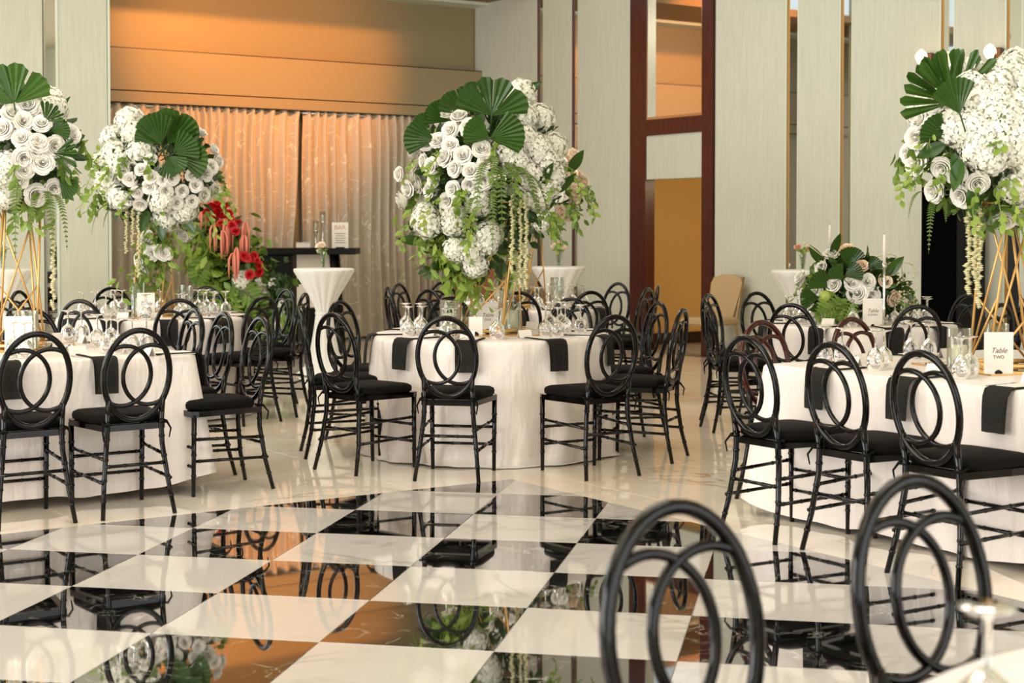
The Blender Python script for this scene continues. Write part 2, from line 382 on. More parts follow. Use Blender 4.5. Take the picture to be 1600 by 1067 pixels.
# right wall: a base with mirrors, padded panels between them
DB0, DB1 = rb(993), rb(1117)
struct_r = MB().boxab(-.25, 0, -.2, DB0-.06, 0, CEIL).boxab(-.25, 0, DB1-.05, 22.2, 0, CEIL)
ZOP = rz(rb(1050), 279); ZPN = rz(rb(1050), 212)
struct_r.boxab(-.25, -.06, DB0-.06, DB1, ZPN, CEIL)
wr = struct('wall_right', struct_r, M['wall'])
strips = [(842, 850), (896, 904), (1231, 1248), (1315, 1332), (1471, 1491), (1573, 1597), (1700, 1722), (1850, 1875)]
edges = [0.02]; 
for x0, x1 in strips:
    b0, b1 = rb(x0), rb(x1)
    part('mirror_strip', MB().boxab(0, .008, b0-.01, b1+.01, .1, CEIL-.02), M['mirror'], wr)
    if x0 > 1000:
        part('brass_trim', MB().boxab(0, .022, b0-.002, b0+.006, .1, CEIL-.02), M['brass'], wr)
        part('trim', MB().boxab(0, .032, b0-.016, b0-.002, .1, CEIL-.02), M['pale'], wr)
        part('trim', MB().boxab(0, .026, b1-.008, b1+.004, .1, CEIL-.02), M['pale'], wr)
    else:
        part('brass_trim', MB().boxab(0, .024, b0, b0+.02, .1, CEIL-.02), M['wood'], wr)
    edges += [b0, b1]
edges.append(22)
for k in range(0, len(edges), 2):
    e0, e1 = edges[k], edges[k+1]
    segs = [(e0, e1)]
    if e0 < DB0 < e1: segs = [(e0, DB0-.02), (DB1+.02, e1)]
    for s0, s1 in segs:
        if s1-s0 > .05: part('wall_panel', MB().boxab(0, .022, s0+.004, s1-.004, .12, CEIL-.02), M['wall'], wr)
struct('baseboard_right', MB().boxab(0, .08, 0, DB0-.03, 0, .12).boxab(0, .08, DB1+.03, 22, 0, .12), M['wood'])
# door surround
d1 = struct('door_1', MB().boxab(-.10, .04, DB0-.06, rb(1012), 0, CEIL-.01).boxab(-.24, .04, rb(1100), DB1, 0, CEIL-.01).boxab(-.10, .04, rb(1012), rb(1100), rz(rb(1050), 210), rz(rb(1050), 185)), M['wood'])
part('mirror', MB().boxab(-.05, -.03, rb(1012), rb(1100), rz(rb(1050), 185), CEIL-.02), M['mirror'], d1)
part('mirror_trim', MB().boxab(-.03, .03, rb(1012), rb(1014.5), rz(rb(1050), 185), CEIL-.02).boxab(-.03, .03, rb(1098), rb(1100), rz(rb(1050), 185), CEIL-.02).boxab(-.03, .03, rb(1014.5), rb(1098), rz(rb(1050), 185), rz(rb(1050), 185)+.03), M['silver'], d1)
part('header_panel', MB().boxab(-.2, .02, rb(1010), rb(1102), ZOP, rz(rb(1050), 210)), M['wall'], d1)
corr = struct('wall_corridor', MB().boxab(-2.2, -.10, 2.90, 3.0, 0, 2.6).boxab(-2.3, -2.2, 2.9, DB1+1.6, 0, 2.6).boxab(-2.2, -.24, DB1+1.5, DB1+1.6, 0, 2.6).boxab(-2.3, -.24, 2.9, DB1+1.6, 2.5, 2.6), M['ochre'])
part('baseboard', MB().boxab(-1.45, -.10, 3.0, 3.02, 0, .14), M['basebd'], corr)
part('corner_trim', MB().boxab(-1.50, -1.45, 3.0, 3.03, 0, 2.5), M['brass'], corr)
struct('floor_corridor', MB().boxab(-2.3, -.2, 2.9, DB1+1.6, -.1, 0), M['floor'])
struct('trim_2', MB().boxab(-.2, .1, DB0, DB1, -.003, .004), mat('threshold_strip', srgb(110, 112, 96), .4))
pl = bpy.data.lights.new('corridor_lamp', 'POINT'); pl.energy = 62; pl.color = (1, .86, .56); pl.shadow_soft_size = .2
plo = bpy.data.objects.new('corridor_lamp', pl); COL.objects.link(plo); plo.location = AB(-1.2, DB1+.4, 2.1)
# left wall
wl = MB().boxab(AL, la(-60, BL)+.2, BL-.22, BL, 0, CEIL).boxab(13.2, 18, BL-.22, BL, 0, CEIL).boxab(8, 13.2, BL-.22, BL, 3.7, CEIL).boxab(8, 13.2, BL-.22, BL, 0, .75)
wlo = struct('wall_left', wl, M['wall'])
s0, s1 = la(92, BL), la(69, BL)
part('mirror_strip', MB().boxab(s0, s1, BL, BL+.008, .1, CEIL-.02), M['mirror'], wlo)
part('trim', MB().boxab(s0-.0, s0+.015, BL, BL+.03, .1, CEIL-.02), M['pale'], wlo)
part('brass_trim', MB().boxab(s1-.02, s1, BL, BL+.04, .1, CEIL-.02), M['silver'], wlo)
part('wall_panel', MB().boxab(AL+.02, s0-.005, BL, BL+.02, .12, CEIL-.02), M['wall'], wlo)
part('wall_panel', MB().boxab(s1+.005, s1+1.2, BL, BL+.02, .12, CEIL-.02), M['wall'], wlo)
part('trim', MB().boxab(AL-.012, AL+.012, BL-.22, BL+.03, 0, CEIL-.02), M['pale'], wlo)
struct('baseboard_left', MB().boxab(AL, s1+1.2, BL, BL+.08, 0, .12), M['wood'])
w1 = struct('window_1', MB().boxab(8.05, 13.2, BL-.1, BL-.04, .75, .82).boxab(8.05, 13.2, BL-.1, BL-.04, 3.62, 3.7).boxab(9.7, 9.76, BL-.1, BL-.04, .8, 3.65).boxab(11.4, 11.46, BL-.1, BL-.04, .8, 3.65).boxab(8.05, 13.2, BL-.1, BL-.04, 2.3, 2.35), M['pale'])

# ------------------------------------------------------------------ curtains
def curtain(a0, a1, label, seed, openl=0):
    rnd = random.Random(seed); n = int((a1-a0)/.0145); vs = []; fs = []
    zs = [.03, .6, 1.1, 1.6, 2.1, 2.5, 2.75, 2.87]
    ph = 0; prof = []
    for i in range(n+1):
        ph += 2*pi*.0145/(.125+.04*sin(i*.045+seed)+.02*sin(i*.11)); prof.append(ph)
    for k, z in enumerate(zs):
        t = z/2.87
        for i in range(n+1):
            a = a0+(a1-a0)*i/n
            amp = .066*(1-.35*t)*(1+.3*sin(i*.31+k))
            gap = openl*(1-t)**1.2*.22*max(0, 1-abs(a-a0)/.6)
            p = AB(a+gap+.012*sin(k*1.3+i*.05), .13+amp*sin(prof[i]+.25*sin(k*.9+i*.02)), z); vs.append(p)
    for k in range(len(zs)-1):
        for i in range(n): o = k*(n+1)+i; fs.append((o, o+1, o+n+2, o+n+1))
    mb = MB(); mb.add(vs, fs, True)
    root = thing('curtain', label, 'curtain', AB((a0+a1)/2, .13), 0)
    o = part('drape', mb, M['curtain'], root); o.matrix_parent_inverse = Matrix.Translation(-root.location)
    rod = MB().tube([AB(a0, .13, 2.85), AB(a1, .13, 2.85)], .012, 8); r_ = part('curtain_rail', rod, M['silver'], root); r_.matrix_parent_inverse = Matrix.Translation(-root.location)
am = la(469, .13)
curtain(am+.0, la(120, .13), 'patterned floor-length curtain hanging left of the slim gap, behind the red flowers', 1, 1)
curtain(.02, am-.02, 'patterned floor-length curtain right of the slim gap, behind the bar sign and centre flowers', 2)

# ------------------------------------------------------------------ sconces and the black column at the right wall
for px, py, lab in ((1459, 92, 'lit wall sconce left of the other, above the fan leaves of right arrangement'), (1566, 84, 'lit wall sconce right of the other, half behind right arrangement hydrangeas')):
    b = rb(px); z = rz(b, py, .15)
    t = thing('wall_sconce', lab, 'lamp', AB(.06, b, z-.12), UA)
    # local x = -? (u points into the wall); build outward along -x
    part('bracket', MB().box((-.03, 0, 0), (.05, .10, .34), 0, .01).tube([(-.03, 0, .0), (-.12, 0, .02), (-.13, 0, .07)], .012, 8), M['wood'], t)
    part('bulb', MB().lathe([(.012, 0), (.035, .02), (.055, .06), (.052, .09), (.03, .12), (.005, .14)], 14, (-.13, 0, .06)), M['bulb'], t)
b0, b1 = rb(1491), rb(1553)
t = thing('loudspeaker', 'tall black loudspeaker column against the wall behind the gold stand on right', 'loudspeaker', AB(.28, (b0+b1)/2), UA)
wd_ = b1-b0
part('cabinet', MB().box((0, 0, .93), (.36, wd_-.03, 1.80), 0, .012), M['dark'], t)
part('grille', MB().box((-.186, 0, .98), (.014, wd_-.07, 1.6), 0, .004), M['speaker'], t)
part('base', MB().box((0, 0, .02), (.4, wd_+.02, .04), 0, .006), M['dark'], t)

# ------------------------------------------------------------------ chair
CH_T, CH_H = .455, .925
tilt = atan2(.075, CH_H-CH_T)
def plane(s, t, d=0):   # point in the plane of the backrest; t=0 centre of the oval
    zc = (CH_H+CH_T)/2; return Vector((s, -.243-t*sin(tilt)-d*cos(tilt), zc+t*cos(tilt)-d*sin(tilt)))
nrm = Vector((0, -cos(tilt), -sin(tilt)))
A_, B_ = .166, .2245
mesh_ = {}
mesh_['back_oval'] = MB().band([plane(A_*sin(q), B_*cos(q)) for q in [2*pi*i/44 for i in range(44)]], nrm, .027, .024, True)
def arc(sg):
    ca, ai, bi = -.066*sg, .136, .149; pts = []
    for i in range(-60, 61):
        q = pi*i/60; s = ca+sg*ai*cos(q); t = bi*sin(q)
        if (s/(A_-.004))**2+(t/(B_-.004))**2 <= 1.0: pts.append(plane(s, t))
    return pts[::2] if len(pts) % 2 else pts[::2]+[pts[-1]]
mesh_['back_ring_l'] = MB().band(arc(1), nrm, .020, .019)
mesh_['back_ring_r'] = MB().band(arc(-1), nrm, .020, .017)
def leg(path, r0, r1, rings):
    pts = []; rs = []; path = [Vector(p) for p in path]
    ln = [0]
    for i in range(len(path)-1): ln.append(ln[-1]+(path[i+1]-path[i]).length)
    T = ln[-1]
    def at(t):
        t = min(max(t, 0), T); k = 0
        while k < len(path)-2 and ln[k+1] < t: k += 1
        return path[k].lerp(path[k+1], (t-ln[k])/(ln[k+1]-ln[k])), r0+(r1-r0)*t/T
    mb = MB(); q = [at(t) for t in ln]; mb.tube([a for a, _ in q], [b for _, b in q], 8)
    for t in rings:
        a, ra = at(t-.0065); b, rb_ = at(t+.0065); d = (b-a)*.2; mb.tube([a, a+d, b-d, b], [ra*1.02, ra*1.2, rb_*1.2, rb_*1.02], 8)
    return mb
for sg, nm in ((-1, 'l'), (1, 'r')):
    mesh_['rear_leg_'+nm] = leg([(sg*.182, -.262, 0), (sg*.163, -.225, .16), (sg*.142, -.202, .34), (sg*.136, -.204, .44), (sg*.137, -.224, .575)], .0115, .0150, [.09, .19, .29, .39, .46])
    mesh_['front_leg_'+nm] = leg([(sg*.182, .195, 0), (sg*.186, .190, .43)], .0115, .0150, [.11, .22, .33])
def stick(p, q, r=.0085):
    p, q = Vector(p), Vector(q); l = (q-p).length
    return leg([p, q], r, r, [l*.08, l*.33, l*.67, l*.92])
mesh_['stretchers'] = None
ST = [((-.172, -.236, .155+.02), (-.183, .193, .185)), ((.172, -.236, .175), (.183, .193, .185)), ((-.155, -.214, .285), (-.184, .192, .30)), ((.155, -.214, .285), (.184, .192, .30)),
      ((-.182, .193, .155), (.182, .193, .155)), ((-.184, .192, .255), (.184, .192, .255)), ((-.158, -.218, .25), (.158, -.218, .25))]
def frame_():
    mb = MB(); o = [(-.155, -.205), (.155, -.205), (.205, .17), (.19, .21), (-.19, .21), (-.205, .17)]
    n = 6; inn = [(x*.82, y*.82) for x, y in o]
    vs = [(x, y, z) for z in (.418, .448) for x, y in o]+[(x, y, z) for z in (.418, .448) for x, y in inn]; fs = []
    for i in range(n):
        j = (i+1) % n
        fs += [(i, j, n+j, n+i), (2*n+j, 2*n+i, 3*n+i, 3*n+j), (n+i, n+j, 3*n+j, 3*n+i), (j, i, 2*n+i, 2*n+j)]
    mb.add(vs, fs); return mb
def cushion_():
    mb = MB(); R = []; n = 36
    def out(t, k):
        c_, s_ = cos(t), sin(t); e = .35
        x = math.copysign(abs(c_)**e, c_); y = math.copysign(abs(s_)**e, s_)
        wx = .175+.026*(y+1)/2*1.1; return (x*wx*k, (.004+y*.19)*k, 0)
    lv = [(.95, .449), (1.0, .456), (1.01, .474), (.985, .488), (.9, .497), (.6, .503), (.25, .505)]
    for k, z in lv:
        for i in range(n): x, y, _ = out(2*pi*i/n, k); R.append((x, y+.005, z))
    fs = [(k*n+i, k*n+(i+1) % n, (k+1)*n+(i+1) % n, (k+1)*n+i) for k in range(len(lv)-1) for i in range(n)]+[tuple(range((len(lv)-1)*n, len(lv)*n)), tuple(range(n-1, -1, -1))]
    mb.add(R, fs, True); return mb
def make_chair():
    t = thing('dining_chair', 'prototype black chair to be renamed', 'chair')
    part('back_oval', mesh_['back_oval'], M['chair'], t)
    part('back_ring', mesh_['back_ring_l'], M['chair'], t); part('back_ring', mesh_['back_ring_r'], M['chair'], t)
    for k in ('rear_leg_l', 'rear_leg_r', 'front_leg_l', 'front_leg_r'): part('leg', mesh_[k], M['chair'], t)
    for p, q in ST: part('stretcher', stick(p, q), M['chair'], t)
    part('seat_frame', frame_(), M['chair'], t); part('cushion', cushion_(), M['cushion'], t)
    for sg in (-1, 1):
        part('cushion_tie', MB().tube([(sg*.15, -.17, .462), (sg*.162, -.215, .455), (sg*.15, -.225, .45), (sg*.12, -.21, .452)], .006, 5).tube([(sg*.16, -.215, .455), (sg*.172, -.24, .42), (sg*.165, -.235, .375)], [.006, .005, .003], 5), M['cushion'], t)
    return t
chair0 = make_chair(); used = [False]
def chair(px, py, tgt, label, group, face=None, z=CH_H):
    """px,py: pixel of the top of the backrest as seen in the photograph, used once to find its spot on the floor plan"""
    top = gp(px, py, z)
    d = Vector(face) if face is not None else (Vector((tgt[0], tgt[1], 0))-Vector((top.x, top.y, 0)))
    d.z = 0; d.normalize()
    o = chair0 if not used[0] else copy_tree(chair0); used[0] = True
    loc = Vector((top.x, top.y, 0))+d*.264
    o.location = loc; o.rotation_euler = (0, 0, atan2(-d.x, d.y)); tag(o, label, 'chair', group)
    return loc, d

TZ = .74
TC = Vector((-.135, 9.88, 0)); TCB = Vector((.08, 13.27, 0)); TLB = Vector((-2.74, 11.90, 0)); TRB = Vector((2.45, 10.98, 0)); TN = Vector((1.19, 1.80, 0))
SB = Vector((-1.67, 8.25, 0)); SL = 1.6; TLF = SB-u*(SL/2)-w*(SL/2)          # front left square table, corner nearest the centre
RA = Vector((1.22, 7.62, 0)); SR = 1.8; TRF = RA+u*(SR/2)+w*(SR/2)           # front right square table
seats = {}; RAD = {'C': .75, 'CB': .72, 'LB': .72, 'RB': .67}
def seat_list(key, center, rows, shape, half, gname):
    seats[key] = []
    for row in rows:
        px, py, lab, ds = row[:4]; face = row[4] if len(row) > 4 else None
        loc, d = chair(px, py, center, lab, gname, face)
        if shape == 'r' and key != 'N':
            o = [x for x in COL.objects if x.get('label') == lab][0]; r_ = Vector((loc.x-center.x, loc.y-center.y, 0)); dd_ = r_.length
            if dd_ < RAD[key]+.165: r_.normalize(); loc = Vector((center.x, center.y, 0))+r_*(RAD[key]+.165); o.location = loc
        seats[key].append((loc, d, ds))
seat_list('C', TC, [
    (697, 493, 'black oval-back chair with its back to camera at front left of centre table', 'front left place'),
    (959, 491, 'black oval-back chair angled leftward at front right of the centre table', 'front right place'),
    (522, 488, 'black oval-back chair turned right, nearer one at left of centre table', 'near left place'),
    (472, 478.5, 'black chair seen edge-on, leftmost at the centre table', 'leftmost place'),
    (540, 469, 'brown-black oval-back chair at rear left of centre table beside white cocktail table', 'rear left place'),
    (1064, 481, 'black chair seen edge-on with cushion tie, rightmost at the centre table', 'rightmost place'),
    (1004, 471, 'black oval-back chair with pale glints at rear right of the centre table', 'rear right place'),
    (884, 465, 'black oval-back chair behind the upturned goblets on far side of centre table', 'far right place'),
    (703, 463, 'black oval-back chair behind the tall stand on far left side of centre table', 'far left place')], 'r', .75, 'chairs around the centre table')
seat_list('CB', TCB, [
    (922, 454, 'black oval-back chair at near right of the table behind the centre table', 'near right place'),
    (811, 454.5, 'black oval-back chair at near side of the table behind centre, seen through gold rods', 'near middle place'),
    (678, 451.5, 'black oval-back chair at near left of the table behind centre, above upturned glasses', 'near left place'),
    (712, 441, 'black oval-back chair before the brown chairs, far side of table behind centre', 'far left place'),
    (964, 441, 'pale-glinting oval-back chair against the pale wall, left of the mahogany door frame', 'far right place'),
    (999, 449, 'dark oval-back chair in front of the left door post, left of the narrow one', 'right place'),
    (1020, 446, 'narrow edge-on black chair in front of the open doorway', 'rightmost place'),
    (625, 442.5, 'black oval-back chair standing before the grey curtain, right one of its pair', 'rear left place'),
    (608, 448, 'edge-on black chair before the grey curtain, left one of its pair', 'leftmost place')], 'r', .75, 'chairs around the table behind the centre table')
seat_list('LB', TLB, [
    (126, 467, 'black oval-back chair in front of green napkins, near left of back left table', 'near left place'),
    (280, 466, 'black oval-back chair in front of the vases of the back left table', 'near right place'),
    (177, 448.5, 'black oval-back chair beside the wall edge, far left of the back left table', 'far left place'),
    (320, 447.5, 'dark chair before the green foliage on far side of the back left table', 'far right place'),
    (410, 462, 'black oval-back chair at right of back left table, in front of pale-glinting one', 'near right end place'),
    (435, 450.5, 'pale-glinting oval-back chair in front of white roses right of back left table', 'rear right end place'),
    (474, 457, 'edge-on black chair right of back left table, left of the white cocktail table', 'rightmost place'),
    (41, 453.5, 'black oval-back chair behind the gold stand legs at far left', 'rear left place'),
    (14, 463.5, 'glinting oval-back chair at the left picture edge beyond the gold stand', 'leftmost place')], 'r', .75, 'chairs around the back left table')
seat_list('RB', TRB, [
    (1250, 472, 'black oval-back chair with its back to camera at near left of back right table', 'near left place'),
    (1431, 475, 'brown-black oval-back chair with its back to camera below the silver candlestick', 'near middle place'),
    (1123, 465, 'black glinting chair turned right, nearer of two at left of back right table', 'left place'),
    (1110, 458.5, 'narrow black chair just behind the glinting one at left of back right table', 'rear left place'),
    (1194, 456, 'black oval-back chair beside the tan banquet chair, far left of back right table', 'far left place'),
    (1482, 459.5, 'pale-glinting oval-back chair left of the black loudspeaker, beyond back right table', 'far right place'),
    (1590, 466, 'edge-on black chair at the right picture edge behind the gold stand', 'rightmost place'),
    (1562, 473, 'black oval-back chair seen through the gold stand behind the table two card', 'near right place')], 'r', .75, 'chairs around the back right table')
seat_list('LF', TLF, [
    (56, 517, 'black oval-back chair with its back to camera at the left picture edge', 'front left place', -w),
    (216, 511.5, 'black oval-back chair with its back to camera, at front right of front left table', 'front right place', -w),
    (404, 494, 'black chair nearest to camera of three along right side of front left table', 'nearest right-side place', -u),
    (347, 487, 'white-glinting chair, middle of three along right side of front left table', 'middle right-side place', -u),
    (301, 481, 'white-glinting chair, farthest of three along right side of front left table', 'farthest right-side place', -u),
    (47, 480, 'brown-glinting oval-back chair across the front left table, behind the glass vase', 'far side place', w)], 's', SL/2, 'chairs around the front left table')
seat_list('RF', TRF, [
    (1168, 523, 'black oval-back chair, farthest of three in the row along the front right table', 'farthest place', u),
    (1302, 533, 'black oval-back chair, middle of three in the row along the front right table', 'middle place', u),
    (1442, 546, 'black oval-back chair, nearest of three in the row along the front right table', 'nearest place', u),
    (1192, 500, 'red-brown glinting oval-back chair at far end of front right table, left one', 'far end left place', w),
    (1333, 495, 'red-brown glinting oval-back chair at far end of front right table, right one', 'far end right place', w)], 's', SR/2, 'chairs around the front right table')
seat_list('N', TN, [
    (1059, 782, 'blurred black oval-back chair closest to camera, left of the other blurred one', 'left place', (.54, -.84, 0)),
    (1432, 741, 'blurred black oval-back chair at lower right beside the nearest white table', 'right place', (.50, -.86, 0))], 'r', .75, 'chairs at the nearest table')

# ------------------------------------------------------------------ tables with cloths
def round_cloth(r, seed, n=144, hem=.012):
    rnd = random.Random(seed); ph = [rnd.random()*6.28 for _ in range(6)]
    def fold(t): q = .55*sin(13*t+ph[0]+.9*sin(2*t+ph[1]))+.30*sin(23*t+ph[2]+.7*sin(3*t))+.2*sin(37*t+ph[3]); return q-.35*abs(sin(9*t+ph[4]))**6
    vs = []; lv = []
    for rr in (.25, .6, .9): lv.append((r*rr, TZ, 0))
    lv += [(r-.012, TZ-.001, 0), (r, TZ-.008, .0), (r+.006, TZ-.03, .002)]
    for k in range(1, 13):
        s = k/12; lv.append((r+.006+.030*s, TZ-.03-(TZ-.03-hem)*s, .003+.050*s**.7))
    lv.append((r+.075, hem-.006, .03))
    mb = MB(); fs = []
    for k, (rr, z, a) in enumerate(lv):
        for i in range(n):
            t = 2*pi*i/n; q = rr+a*fold(t+.06*sin(k*.6+3*t)); vs.append((q*cos(t), q*sin(t), z+(.004*sin(5*t+k) if z < .02 else 0)))
    for k in range(len(lv)-1):
        for i in range(n): j = (i+1) % n; fs.append((k*n+j, k*n+i, (k+1)*n+i, (k+1)*n+j))
    fs.append(tuple(range(n))); mb.add(vs, fs, True); return mb
def square_cloth(half, seed, hem=.05, flare=.10):
    rnd = random.Random(seed); n = 4*44; vs = []; fs = []
    def peri(i, h):
        side = i*4//n; t = (i*4/n) % 1*2-1; e = [(t, -1), (1, t), (-t, 1), (-1, -t)][side]
        x, y = e; return x*h, y*h, abs(t)**6, e
    lv = [(half*.3, TZ, 0), (half*.7, TZ, 0), (half*.96, TZ, 0), (half-.008, TZ-.002, 0), (half, TZ-.012, 0)]
    for k in range(1, 14): lv.append((half, TZ-.012-(TZ-.012)*k/13, k/13))
    ph = [rnd.random()*6 for _ in range(5)]
    for k, (h, z, s) in enumerate(lv):
        for i in range(n):
            x, y, c, e = peri(i, h); q = i/n*2*pi
            f = .55*sin(9*q+ph[0]+sin(3*q))+.3*sin(17*q+ph[1])+.15*sin(29*q+ph[2])
            L_ = sqrt(e[0]**2+e[1]**2); nx, ny = e[0]/L_, e[1]/L_
            o = s*(.008+flare*c)+.014*f*s**.8
            hz = hem+.03*sin(4*q+ph[3])*0+.055*c+.018*f
            zz = z if s == 0 else (TZ-.012-(TZ-.012-hz)*s)
            k_ = 1.0
            if abs(e[0]) > .97 and abs(e[1]) > .97: k_ = 1-.010/half*1.0
            vs.append((x*k_+nx*o, y*k_+ny*o, max(zz, .008)))
    for k in range(len(lv)-1):
        for i in range(n): j = (i+1) % n; fs.append((k*n+i, k*n+j, (k+1)*n+j, (k+1)*n+i)[::-1])
    fs.append(tuple(range(n))); mb = MB(); mb.add(vs, fs, True); return mb
def table(c, kind, r, seed, lab, labc):
    t = thing('dining_table', lab, 'table', (c.x, c.y, 0), UA if kind == 's' else 0, 'dining tables under white cloths')
    if kind == 'r':
        part('tabletop', MB().lathe([(r-.03, TZ-.03), (r-.025, TZ-.008)], 48), M['tan'], t)
        for k in range(4): q = pi/4+k*pi/2; part('leg', MB().tube([(cos(q)*.4, sin(q)*.4, 0), (cos(q)*.4, sin(q)*.4, TZ-.03)], .014, 8), M['silver'], t)
        cl = part('tablecloth', round_cloth(r, seed), M['cloth'], None)
    else:
        part('tabletop', MB().box((0, 0, TZ-.02), (2*r-.04, 2*r-.04, .022)), M['tan'], t)
        for sx in (-1, 1):
            for sy in (-1, 1): part('leg', MB().tube([(sx*(r-.25), sy*(r-.25), 0), (sx*(r-.25), sy*(r-.25), TZ-.03)], .014, 8), M['silver'], t)
        cl = part('tablecloth', square_cloth(r, seed, .045 if seed != 5 else .02), M['cloth'], None)
    cl.location = (c.x, c.y, .002); cl.rotation_euler = (0, 0, UA if kind == 's' else 0); tag(cl, labc, 'tablecloth', 'floor-length white satin cloths')
table(TC, 'r', .75, 1, 'round table in the centre, hidden under its cloth', 'white satin cloth falling to the floor on the centre round table')
table(TCB, 'r', .72, 2, 'round table directly behind the centre table', 'white cloth on the round table directly behind the centre table')
table(TLB, 'r', .72, 3, 'round table at back left before the wall edge', 'beige-white cloth on the round table at back left')
table(TLF, 's', SL/2, 4, 'square table at front left, hidden under its cloth', 'white satin cloth with hanging corner on the front left square table')
table(TRF, 's', SR/2, 5, 'square table at front right, hidden under its cloth', 'white crumpled satin cloth on the front right square table')
table(TRB, 'r', .67, 6, 'round table at back right carrying the low flowers', 'white cloth on the back right round table with low flowers')
table(TN, 'r', .75, 7, 'nearest round table at the lower right corner', 'blurred white cloth on the nearest table at lower right corner')

# ------------------------------------------------------------------ tableware
def goblet_mb():
    mb = MB(); pr_ = [(.034, 0), (.041, .03), (.042, .055), (.034, .082), (.014, .100), (.006, .108), (.0045, .125), (.0045, .165), (.010, .174), (.036, .181), (.036, .1835), (.004, .1835)]
    inn = [(.001, .098), (.012, .097), (.031, .080), (.0385, .055), (.0375, .03), (.031, 0.0)]
    full_ = pr_[::-1]+[]; n = 18
    prof = [(.001, .1835)]+full_+inn[::-1]
    mb.lathe(prof, n, cap=False); return mb
ME = {'goblet': goblet_mb().mesh('goblet', M['glass'])}
def napkin_mb(round_r=None):     # local: +y outward over the edge at y=0
    mb = MB(); pts = [(-.24, .004), (-.15, .004), (-.06, .004), (-.005, .0045), (.022, -.004), (.040, -.03), (.046, -.08), (.050, -.13), (.052, -.178)]
    vs = []; fs = []
    for d in (0, 1):
        for k, (y, z) in enumerate(pts):
            for i in range(7):
                x = -.065+.13*i/6; rip = .006*sin(i*1.9)*(max(0, k-3)/5)
                off = .005*d
                vs.append((x*(1-.08*max(0, k-4)/4), y+(off if k > 3 else 0)+rip, z+(off if k <= 4 else 0)))
    n = 7; m = len(pts)
    for d in (0, 1):
        for k in range(m-1):
            for i in range(n-1):
                o = d*n*m+k*n+i; f = (o, o+1, o+n+1, o+n); fs.append(f if d else f[::-1])
    for k in range(m-1):
        for i in (0, n-1):
            a_, b_ = k*n+i, (k+1)*n+i; fs.append((a_, b_, b_+n*m, a_+n*m) if i == 0 else (b_, a_, a_+n*m, b_+n*m))
    for k in (0, m-1):
        for i in range(n-1):
            a_, b_ = k*n+i, k*n+i+1; fs.append((b_, a_, a_+n*m, b_+n*m) if k == 0 else (a_, b_, b_+n*m, a_+n*m))
    mb.add(vs, fs, True); return mb
ME['napkin'] = napkin_mb().mesh('napkin', M['napkin'])
ME['menu'] = MB().box((0, 0, .001), (.10, .20, .002)).mesh('menu_card', M['card'])
tc_ = MB(); tc_.add([(-.045, -.02, 0), (.045, -.02, 0), (.045, 0, .048), (-.045, 0, .048), (-.045, .02, 0), (.045, .02, 0), (-.045, -.018, 0), (.045, -.018, 0), (.045, 0, .0445), (-.045, 0, .0445), (-.045, .018, 0), (.045, .018, 0)],
    [(0, 1, 2, 3), (3, 2, 5, 4), (7, 6, 9, 8), (8, 9, 10, 11), (0, 3, 9, 6), (3, 4, 10, 9), (1, 7, 8, 2), (2, 8, 11, 5), (0, 6, 7, 1), (4, 5, 11, 10)])
ME['place'] = tc_.mesh('place_card', M['card'])
def fork_mb():
    mb = MB(); mb.box((0, -.03, .003), (.008, .13, .003)).box((0, .045, .003), (.022, .03, .003))
    for i in range(4): mb.box((-.009+.006*i, .075, .003), (.0026, .04, .003))
    return mb
ME['fork'] = fork_mb().mesh('fork', M['silver'])
M['chair_red_lit'] = mat('red_lit_gloss_resin', srgb(60, 13, 6), .10)  # red light on two black chair backs, painted into the base colour
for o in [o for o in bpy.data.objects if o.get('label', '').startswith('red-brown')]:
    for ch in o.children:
        if ch.name.startswith('back_'): ch.material_slots[0].link = 'OBJECT'; ch.material_slots[0].material = M['chair_red_lit']
TN_ = {'C': 'centre table', 'CB': 'table behind centre', 'LB': 'back left table', 'RB': 'back right table', 'LF': 'front left table', 'RF': 'front right table'}
TCEN = {'C': TC, 'CB': TCB, 'LB': TLB, 'RB': TRB, 'LF': TLF, 'RF': TRF}
for key in TN_:
    cen = TCEN[key]; far_ok = {'CB': 5, 'LB': 8, 'RB': 6}
    for loc, d, ds in seats[key]:
        if key in ('LF', 'RF'):
            h_ = SL/2 if key == 'LF' else SR/2
            r_ = Vector((loc.x, loc.y, 0))-cen; side = r_-d*r_.dot(d); e = cen-d*h_+side; dd = d
        else:
            r_ = Vector((loc.x, loc.y, 0))-cen; r_.normalize(); dd = -r_; e = cen+r_*RAD[key]
        ang = atan2(-(-dd).x, (-dd).y)       # local +y outward
        lat = Vector((-dd.y, dd.x, 0))
        def place(nm, me, off, l, z, label, cat, group, rz_=0, dup=True):
            o = link(nm, me); p = e+dd*off+lat*l; o.location = (p.x, p.y, TZ+z+.0025); o.rotation_euler = (0, 0, ang+rz_); tag(o, label, cat, group); return o
        tn = TN_[key]; g = 'place settings on the '+tn
        place('napkin', ME['napkin'], 0, 0, -.002, f'dark napkin hanging over the edge at {ds} of {tn}', 'napkin', g)
        place('menu_card', ME['menu'], .125, 0, .0075, f'white menu card on the napkin at {ds} of {tn}', 'card', g)
        place('place_card', ME['place'], .26, .05, .0, f'small white tent card at {ds} of {tn}', 'card', g)
        if ds.startswith('leftmost') and key in ('RB',): continue
        place('goblet', ME['goblet'], .20, -.15, 0, f'upturned clear goblet nearer the edge at {ds} of {tn}', 'glass', g)
        place('goblet', ME['goblet'], .29, -.12, 0, f'upturned clear goblet farther in at {ds} of {tn}', 'glass', g)
        place('fork', ME['fork'], .12, .10, 0, f'silver fork beside the napkin at {ds} of {tn}', 'fork', g, pi)
